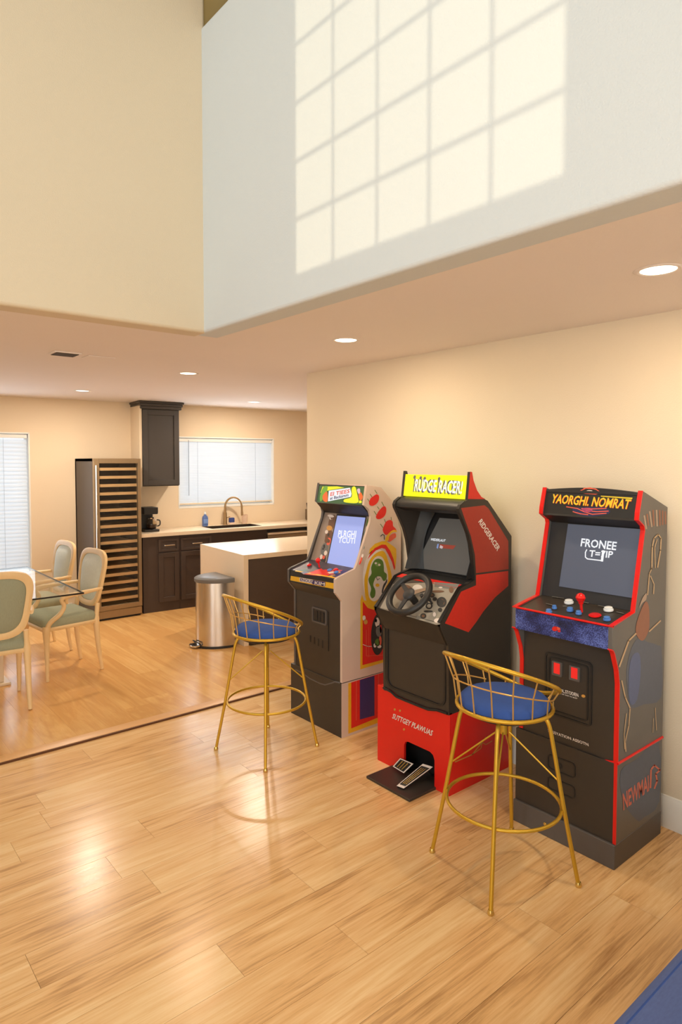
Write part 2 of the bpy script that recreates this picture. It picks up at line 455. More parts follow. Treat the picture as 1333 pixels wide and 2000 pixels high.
ART = {
 'm1_side': [["ink_green",0,[[2.8752,3.0793,1.5569],[2.8973,3.0793,1.5324],[2.9017,3.0793,1.5344],[2.8796,3.0793,1.5589]]],["ink_green",0,[[2.8338,3.0793,1.5325],[2.8527,3.0793,1.512],[2.8569,3.0793,1.514],[2.8381,3.0793,1.5345]]],["ink_green",0,[[2.8119,3.0793,1.5029],[2.8328,3.0793,1.4801],[2.8371,3.0793,1.4821],[2.8161,3.0793,1.5049]]],["ink_red",1,[[2.8275,3.0786,1.4796],[2.8407,3.0786,1.5036],[2.857,3.0786,1.5139],[2.8942,3.0786,1.5291],[2.9153,3.0786,1.5174],[2.9131,3.0786,1.49],[2.8944,3.0786,1.4687],[2.8646,3.0786,1.4563],[2.8364,3.0786,1.4602]]],["ink_green",0,[[2.9373,3.0793,1.478],[2.958,3.0793,1.4502],[2.9627,3.0793,1.4519],[2.9419,3.0793,1.4797]]],["ink_green",0,[[2.8996,3.0793,1.4491],[2.9165,3.0793,1.4299],[2.9209,3.0793,1.4319],[2.904,3.0793,1.4511]]],["ink_green",0,[[2.8698,3.0793,1.4203],[2.8926,3.0793,1.3953],[2.8969,3.0793,1.3973],[2.874,3.0793,1.4223]]],["ink_red",1,[[2.8887,3.0786,1.3839],[2.9059,3.0786,1.4105],[2.9247,3.0786,1.4288],[2.9589,3.0786,1.4494],[2.9797,3.0786,1.4374],[2.9798,3.0786,1.4068],[2.9615,3.0786,1.3799],[2.925,3.0786,1.3664],[2.8986,3.0786,1.3696]]],["ink_green",0,[[2.9623,3.0793,1.3636],[2.9773,3.0793,1.3327],[2.9824,3.0793,1.3337],[2.9673,3.0793,1.3646]]],["ink_green",0,[[2.9265,3.0793,1.3347],[2.9512,3.0793,1.3062],[2.9557,3.0793,1.3081],[2.9309,3.0793,1.3365]]],["ink_green",0,[[3.0227,3.0793,1.3746],[3.0272,3.0793,1.3524],[3.0326,3.0793,1.3526],[3.0281,3.0793,1.3749]]],["ink_red",1,[[2.9497,3.0786,1.2917],[2.9633,3.0786,1.3242],[2.9824,3.0786,1.3481],[3.0173,3.0786,1.3556],[3.0408,3.0786,1.3419],[3.0449,3.0786,1.3135],[3.0686,3.0786,1.295],[3.0767,3.0786,1.2747],[3.0333,3.0786,1.2805],[2.9944,3.0786,1.2608],[2.9713,3.0786,1.2624]]],["ink_dark",0,[[2.933,3.0793,1.2512],[2.9528,3.0793,1.2629],[2.9481,3.0793,1.2669],[2.9284,3.0793,1.2552]]],["ink_dark",0,[[2.9455,3.0793,1.2626],[2.9646,3.0793,1.2544],[2.9677,3.0793,1.2586],[2.9486,3.0793,1.2669]]],["ink_dark",0,[[2.9607,3.0793,1.259],[2.9626,3.0793,1.228],[2.9695,3.0793,1.2276],[2.9676,3.0793,1.2587]]],["ink_coral",1,[[2.9946,3.0786,1.2188],[3.0178,3.0786,1.2535],[3.0649,3.0786,1.2642],[3.0729,3.0786,1.2381],[3.0493,3.0786,1.2258],[3.018,3.0786,1.2113]]],["ink_yellow",1,[[2.9723,3.0779,1.2206],[2.9784,3.0779,1.2452],[3.0092,3.0779,1.271],[3.0404,3.0779,1.2857],[3.072,3.0779,1.2835],[3.0784,3.0779,1.2718],[3.0405,3.0779,1.2716],[3.0132,3.0779,1.2539],[2.9978,3.0779,1.2186]]],["ink_yellow",0,[[2.8255,3.0793,1.1417],[2.8365,3.0793,1.179],[2.8811,3.0793,1.2083],[2.9415,3.0793,1.2201],[2.9798,3.0793,1.2182],[3.0502,3.0793,1.1776],[3.0757,3.0793,1.1585],[3.0784,3.0793,1.1015],[3.0669,3.0793,1.0174],[3.055,3.0793,1.0243],[3.0428,3.0793,1.0935],[3.0112,3.0793,1.1528],[2.9646,3.0793,1.196],[2.8962,3.0793,1.1795],[2.8514,3.0793,1.1558]]],["ink_red",0,[[2.8154,3.0786,1.1127],[2.8433,3.0786,1.1539],[2.8805,3.0786,1.1808],[2.9409,3.0786,1.198],[2.9793,3.0786,1.1937],[3.0183,3.0786,1.1522],[3.05,3.0786,1.0929],[3.0661,3.0786,1.0346],[3.0567,3.0786,1.0186],[3.0343,3.0786,1.0775],[3.0029,3.0786,1.1255],[2.9717,3.0786,1.1675],[2.941,3.0786,1.1757],[2.8881,3.0786,1.1637],[2.8508,3.0786,1.1395]]],["ink_cream",1,[[3.0317,3.0793,0.9646],[3.0274,3.0793,0.9138],[3.0143,3.0793,0.8677],[2.9935,3.0793,0.8295],[2.9663,3.0793,0.8019],[2.9349,3.0793,0.7868],[2.9015,3.0793,0.7849],[2.8683,3.0793,0.7963],[2.8376,3.0793,0.82],[2.8115,3.0793,0.8542],[2.7915,3.0793,0.8966],[2.779,3.0793,0.9443],[2.7747,3.0793,0.9942],[2.7788,3.0793,1.043],[2.791,3.0793,1.0877],[2.8107,3.0793,1.1253],[2.8366,3.0793,1.1534],[2.867,3.0793,1.1699],[2.9,3.0793,1.1736],[2.9333,3.0793,1.1641],[2.9648,3.0793,1.1418],[2.9921,3.0793,1.1082],[3.0134,3.0793,1.0654],[3.0269,3.0793,1.0163]]],["ink_yellow",1,[[2.7887,3.0786,0.9818],[2.8032,3.0786,1.0347],[2.8287,3.0786,1.0977],[2.8732,3.0786,1.1374],[2.9335,3.0786,1.1569],[2.9718,3.0786,1.1423],[3.0031,3.0786,1.0805],[3.0269,3.0786,1.0105],[3.035,3.0786,0.9473],[3.0039,3.0786,0.9171],[2.9654,3.0786,0.8657],[2.9196,3.0786,0.8159],[2.8669,3.0786,0.7984],[2.8222,3.0786,0.824],[2.7963,3.0786,0.877]]],["ink_cream",1,[[2.8174,3.0779,0.9675],[2.8283,3.0779,1.0321],[2.854,3.0779,1.0953],[2.8951,3.0779,1.1244],[2.9406,3.0779,1.1174],[2.9714,3.0779,1.0781],[2.9949,3.0779,1.014],[2.9991,3.0779,0.9516],[2.9722,3.0779,0.9099],[2.9341,3.0779,0.8588],[2.8811,3.0779,0.8325],[2.8362,3.0779,0.8552],[2.8213,3.0779,0.9067]]],["ink_green",1,[[2.8241,3.0772,0.9888],[2.8499,3.0772,1.0188],[2.8461,3.0772,1.0577],[2.872,3.0772,1.0991],[2.9096,3.0772,1.1093],[2.9477,3.0772,1.0917],[2.9593,3.0772,1.0571],[2.9633,3.0772,1.0175],[2.9866,3.0772,0.9982],[2.9829,3.0772,0.9649],[2.9559,3.0772,0.9568],[2.9328,3.0772,0.9874],[2.8949,3.0772,0.9917],[2.8762,3.0772,0.9717],[2.8651,3.0772,0.9399],[2.884,3.0772,0.9044],[2.8803,3.0772,0.866],[2.8542,3.0772,0.8557],[2.837,3.0772,0.8828],[2.8465,3.0772,0.9201],[2.8279,3.0772,0.9609]]],["ink_olive",1,[[2.9257,3.0765,1.069],[2.9235,3.0765,1.0634],[2.9172,3.0765,1.0594],[2.9081,3.0765,1.0578],[2.898,3.0765,1.0588],[2.8889,3.0765,1.0623],[2.8827,3.0765,1.0676],[2.8804,3.0765,1.0736],[2.8826,3.0765,1.0791],[2.8889,3.0765,1.0831],[2.8979,3.0765,1.0847],[2.908,3.0765,1.0837],[2.9171,3.0765,1.0802],[2.9235,3.0765,1.075]]],["ink_cream",1,[[2.8963,3.0758,1.0803],[2.8952,3.0758,1.0776],[2.8923,3.0758,1.0755],[2.8881,3.0758,1.0747],[2.8834,3.0758,1.0752],[2.8792,3.0758,1.0769],[2.8763,3.0758,1.0795],[2.8752,3.0758,1.0824],[2.8763,3.0758,1.0852],[2.8792,3.0758,1.0872],[2.8834,3.0758,1.0881],[2.8881,3.0758,1.0876],[2.8923,3.0758,1.0859],[2.8952,3.0758,1.0833]]],["ink_cream",1,[[2.9281,3.0758,1.066],[2.9271,3.0758,1.0632],[2.9242,3.0758,1.0612],[2.9199,3.0758,1.0604],[2.9152,3.0758,1.0609],[2.9109,3.0758,1.0626],[2.908,3.0758,1.0652],[2.9069,3.0758,1.0682],[2.9079,3.0758,1.071],[2.9109,3.0758,1.073],[2.9151,3.0758,1.0738],[2.9198,3.0758,1.0734],[2.9241,3.0758,1.0716],[2.9271,3.0758,1.069]]],["ink_yellow",1,[[2.9209,3.0772,0.9331],[2.9191,3.0772,0.9285],[2.9141,3.0772,0.9252],[2.9068,3.0772,0.924],[2.8987,3.0772,0.925],[2.8914,3.0772,0.928],[2.8864,3.0772,0.9325],[2.8846,3.0772,0.9375],[2.8864,3.0772,0.9421],[2.8914,3.0772,0.9454],[2.8986,3.0772,0.9466],[2.9067,3.0772,0.9457],[2.914,3.0772,0.9426],[2.9191,3.0772,0.9382]]],["ink_dark",0,[[2.8875,3.0765,0.9931],[2.9,3.0765,0.9673],[2.9049,3.0765,0.9681],[2.8924,3.0765,0.9939]]],["ink_dark",0,[[2.9023,3.0765,0.9665],[2.9237,3.0765,0.9766],[2.9204,3.0765,0.98],[2.899,3.0765,0.9699]]],["ink_dark",1,[[2.9409,3.0772,0.886],[2.9545,3.0772,0.929],[2.9752,3.0772,0.9489],[2.9867,3.0772,0.9672],[2.9907,3.0772,0.9471],[2.9638,3.0772,0.9111],[2.9501,3.0772,0.8792]]],["ink_yellow",0,[[2.7553,3.0793,0.4081],[2.7559,3.0793,0.8554],[2.769,3.0793,0.8908],[2.7857,3.0793,0.8514],[2.9649,3.0793,0.8013],[2.9667,3.0793,0.4129]]],["ink_red",0,[[2.7736,3.0786,0.4327],[2.7751,3.0786,0.8467],[2.8186,3.0786,0.797],[2.9036,3.0786,0.7657],[2.9645,3.0786,0.7503],[2.9659,3.0786,0.4326]]],["ink_dark",1,[[2.9776,3.0779,0.5985],[2.9714,3.0779,0.556],[2.9594,3.0779,0.5192],[2.9428,3.0779,0.4917],[2.9233,3.0779,0.4761],[2.9028,3.0779,0.474],[2.8833,3.0779,0.4853],[2.8668,3.0779,0.5089],[2.8547,3.0779,0.5424],[2.8483,3.0779,0.5826],[2.8481,3.0779,0.6255],[2.854,3.0779,0.6672],[2.8657,3.0779,0.7036],[2.8819,3.0779,0.7312],[2.9011,3.0779,0.7473],[2.9216,3.0779,0.7503],[2.9412,3.0779,0.7397],[2.9581,3.0779,0.7165],[2.9706,3.0779,0.6829],[2.9773,3.0779,0.6422]]],["ink_cream",1,[[2.9233,3.0772,0.6868],[2.9213,3.0772,0.6733],[2.9156,3.0772,0.6631],[2.9073,3.0772,0.6584],[2.8981,3.0772,0.6599],[2.8898,3.0772,0.6673],[2.8841,3.0772,0.6793],[2.882,3.0772,0.6933],[2.884,3.0772,0.7067],[2.8896,3.0772,0.7168],[2.8979,3.0772,0.7217],[2.9071,3.0772,0.7203],[2.9154,3.0772,0.7128],[2.9212,3.0772,0.7009]]],["ink_grey",1,[[2.9418,3.0772,0.6264],[2.9393,3.0772,0.6102],[2.9321,3.0772,0.5981],[2.9217,3.0772,0.5925],[2.9101,3.0772,0.5945],[2.8997,3.0772,0.6037],[2.8925,3.0772,0.6181],[2.8899,3.0772,0.6351],[2.8924,3.0772,0.6512],[2.8995,3.0772,0.6632],[2.9099,3.0772,0.6689],[2.9214,3.0772,0.667],[2.9319,3.0772,0.658],[2.9392,3.0772,0.6434]]],["ink_red",1,[[2.9418,3.0772,0.6392],[2.941,3.0772,0.6268],[2.9386,3.0772,0.6172],[2.9351,3.0772,0.6123],[2.9313,3.0772,0.6129],[2.9278,3.0772,0.6191],[2.9253,3.0772,0.6294],[2.9244,3.0772,0.642],[2.9252,3.0772,0.6543],[2.9276,3.0772,0.6639],[2.931,3.0772,0.6689],[2.9349,3.0772,0.6683],[2.9384,3.0772,0.6622],[2.9409,3.0772,0.6518]]],["ink_green",1,[[2.9256,3.0772,0.5526],[2.9234,3.0772,0.5419],[2.9172,3.0772,0.5342],[2.9082,3.0772,0.5309],[2.8982,3.0772,0.5327],[2.8892,3.0772,0.5392],[2.883,3.0772,0.5492],[2.8808,3.0772,0.5606],[2.8829,3.0772,0.5712],[2.8891,3.0772,0.579],[2.898,3.0772,0.5823],[2.908,3.0772,0.5805],[2.9171,3.0772,0.574],[2.9233,3.0772,0.5641]]],["ink_coral",1,[[2.9412,3.0772,0.5626],[2.9401,3.0772,0.5489],[2.9367,3.0772,0.5384],[2.9319,3.0772,0.5331],[2.9265,3.0772,0.5341],[2.9216,3.0772,0.5411],[2.9181,3.0772,0.5528],[2.9169,3.0772,0.5669],[2.918,3.0772,0.5805],[2.9214,3.0772,0.591],[2.9262,3.0772,0.5963],[2.9316,3.0772,0.5954],[2.9365,3.0772,0.5884],[2.94,3.0772,0.5767]]],["ink_cream",1,[[2.8954,3.0772,0.5389],[2.8941,3.0772,0.5331],[2.8903,3.0772,0.5289],[2.8848,3.0772,0.5272],[2.8787,3.0772,0.5284],[2.8732,3.0772,0.5321],[2.8694,3.0772,0.5376],[2.868,3.0772,0.5439],[2.8693,3.0772,0.5497],[2.8731,3.0772,0.5539],[2.8786,3.0772,0.5556],[2.8847,3.0772,0.5545],[2.8902,3.0772,0.5508],[2.894,3.0772,0.5452]]],["ink_cream",1,[[2.9397,3.0772,0.5245],[2.9378,3.0772,0.5198],[2.9325,3.0772,0.5168],[2.9248,3.0772,0.516],[2.9163,3.0772,0.5176],[2.9087,3.0772,0.5212],[2.9034,3.0772,0.5262],[2.9015,3.0772,0.5315],[2.9034,3.0772,0.5361],[2.9086,3.0772,0.5391],[2.9162,3.0772,0.54],[2.9247,3.0772,0.5384],[2.9324,3.0772,0.5348],[2.9377,3.0772,0.5298]]],["ink_dark",1,[[2.9,3.0772,0.7032],[2.899,3.0772,0.6978],[2.8961,3.0772,0.6938],[2.892,3.0772,0.6921],[2.8874,3.0772,0.6928],[2.8833,3.0772,0.6959],[2.8804,3.0772,0.7007],[2.8794,3.0772,0.7064],[2.8804,3.0772,0.7117],[2.8832,3.0772,0.7157],[2.8873,3.0772,0.7175],[2.8919,3.0772,0.7168],[2.896,3.0772,0.7137],[2.8989,3.0772,0.7088]]],["ink_cream",1,[[2.7997,3.0779,0.7343],[2.7984,3.0779,0.727],[2.7947,3.0779,0.7215],[2.7894,3.0779,0.7189],[2.7835,3.0779,0.7199],[2.7781,3.0779,0.7241],[2.7744,3.0779,0.7307],[2.7731,3.0779,0.7385],[2.7744,3.0779,0.7458],[2.778,3.0779,0.7513],[2.7834,3.0779,0.7539],[2.7893,3.0779,0.753],[2.7946,3.0779,0.7488],[2.7984,3.0779,0.7421]]],["ink_gold",1,[[2.8165,3.0779,0.7067],[2.8149,3.0779,0.6999],[2.8102,3.0779,0.695],[2.8035,3.0779,0.6929],[2.7961,3.0779,0.6941],[2.7894,3.0779,0.6983],[2.7848,3.0779,0.7047],[2.7831,3.0779,0.712],[2.7847,3.0779,0.7188],[2.7893,3.0779,0.7237],[2.796,3.0779,0.7258],[2.8034,3.0779,0.7246],[2.8102,3.0779,0.7204],[2.8148,3.0779,0.714]]],["ink_coral",0,[[2.8032,3.0779,0.6568],[2.8037,3.0779,0.4853],[2.8088,3.0779,0.4844],[2.8083,3.0779,0.656]]],["ink_coral",0,[[2.8049,3.0779,0.4843],[2.9581,3.0779,0.4613],[2.9577,3.0779,0.4652],[2.8046,3.0779,0.4881]]],["ink_coral",0,[[2.825,3.0779,0.6716],[2.8256,3.0779,0.4752],[2.829,3.0779,0.4745],[2.8284,3.0779,0.6711]]],["ink_cream",0,[[2.7745,3.0779,0.5657],[2.8191,3.0779,0.5442],[2.821,3.0779,0.5474],[2.7764,3.0779,0.5688]]],["ink_cream",0,[[2.8171,3.0779,0.5448],[2.8711,3.0779,0.535],[2.871,3.0779,0.5388],[2.8171,3.0779,0.5486]]]],
 'm1_riser': [["ink_yellow",0,[[2.6541,3.0793,0.0155],[2.6537,3.0793,0.3398],[3.0202,3.0793,0.3471],[3.0219,3.0793,0.0208]]],["ink_red",0,[[2.6785,3.0786,0.0433],[2.678,3.0786,0.3409],[3.0195,3.0786,0.3474],[3.021,3.0786,0.0604]]],["ink_blue",0,[[2.7515,3.0779,0.0826],[2.7509,3.0779,0.3407],[2.8788,3.0779,0.3417],[2.8797,3.0779,0.0767]]],["ink_coral",0,[[2.7185,3.0779,0.3429],[2.7173,3.0779,0.0851],[2.723,3.0779,0.0836],[2.7242,3.0779,0.3416]]],["ink_coral",0,[[2.9124,3.0779,0.3453],[2.9116,3.0779,0.1125],[2.9168,3.0779,0.1112],[2.9176,3.0779,0.3442]]]],
 'm1_marquee': [["lit_green",0,[[2.8088,3.5693,1.5756],[2.8093,3.0894,1.579],[2.7891,3.0949,1.4639],[2.7877,3.5743,1.456]]],["lit_yellow",0,[[2.8066,3.5317,1.5674],[2.8077,3.3758,1.5739],[2.8066,3.2961,1.5674],[2.8028,3.4503,1.5461],[2.799,3.5461,1.5242]]],["lit_green2",1,[[2.805,3.5236,1.5621],[2.8065,3.4781,1.5709],[2.8001,3.476,1.5342],[2.7914,3.5067,1.4851],[2.788,3.5322,1.4655],[2.7937,3.5455,1.4983]]],["lit_orange",1,[[2.7939,3.5157,1.5032],[2.7993,3.4869,1.5338],[2.7981,3.4678,1.5272],[2.7879,3.4552,1.4692],[2.7882,3.4967,1.4709]]],["lit_white",0,[[2.8001,3.4556,1.5423],[2.8048,3.2394,1.5692],[2.7978,3.2151,1.5296],[2.7944,3.2192,1.5102],[2.7872,3.4485,1.4695]]],["lit_yellow",1,[[2.8014,3.2193,1.554],[2.8051,3.2129,1.5753],[2.8053,3.1864,1.5761],[2.7987,3.1631,1.5386],[2.7933,3.1464,1.5081],[2.7891,3.1364,1.4843],[2.7872,3.1551,1.4731],[2.7867,3.2076,1.4705],[2.7873,3.2788,1.4741],[2.7905,3.2771,1.4918],[2.7934,3.2101,1.5088]]],["lit_pink",1,[[2.8023,3.1672,1.5593],[2.8037,3.1426,1.5671],[2.7995,3.1326,1.5432],[2.7976,3.146,1.5323]]],["lit_orange",1,[[2.7989,3.1475,1.5357],[2.8002,3.1282,1.5433],[2.7956,3.1023,1.5168],[2.7912,3.1129,1.4923],[2.7929,3.1355,1.5016]]],["lit_yellow",0,[[2.7904,3.1301,1.4915],[2.79,3.1063,1.4892],[2.7876,3.1061,1.4755],[2.7873,3.1344,1.4741]]]],
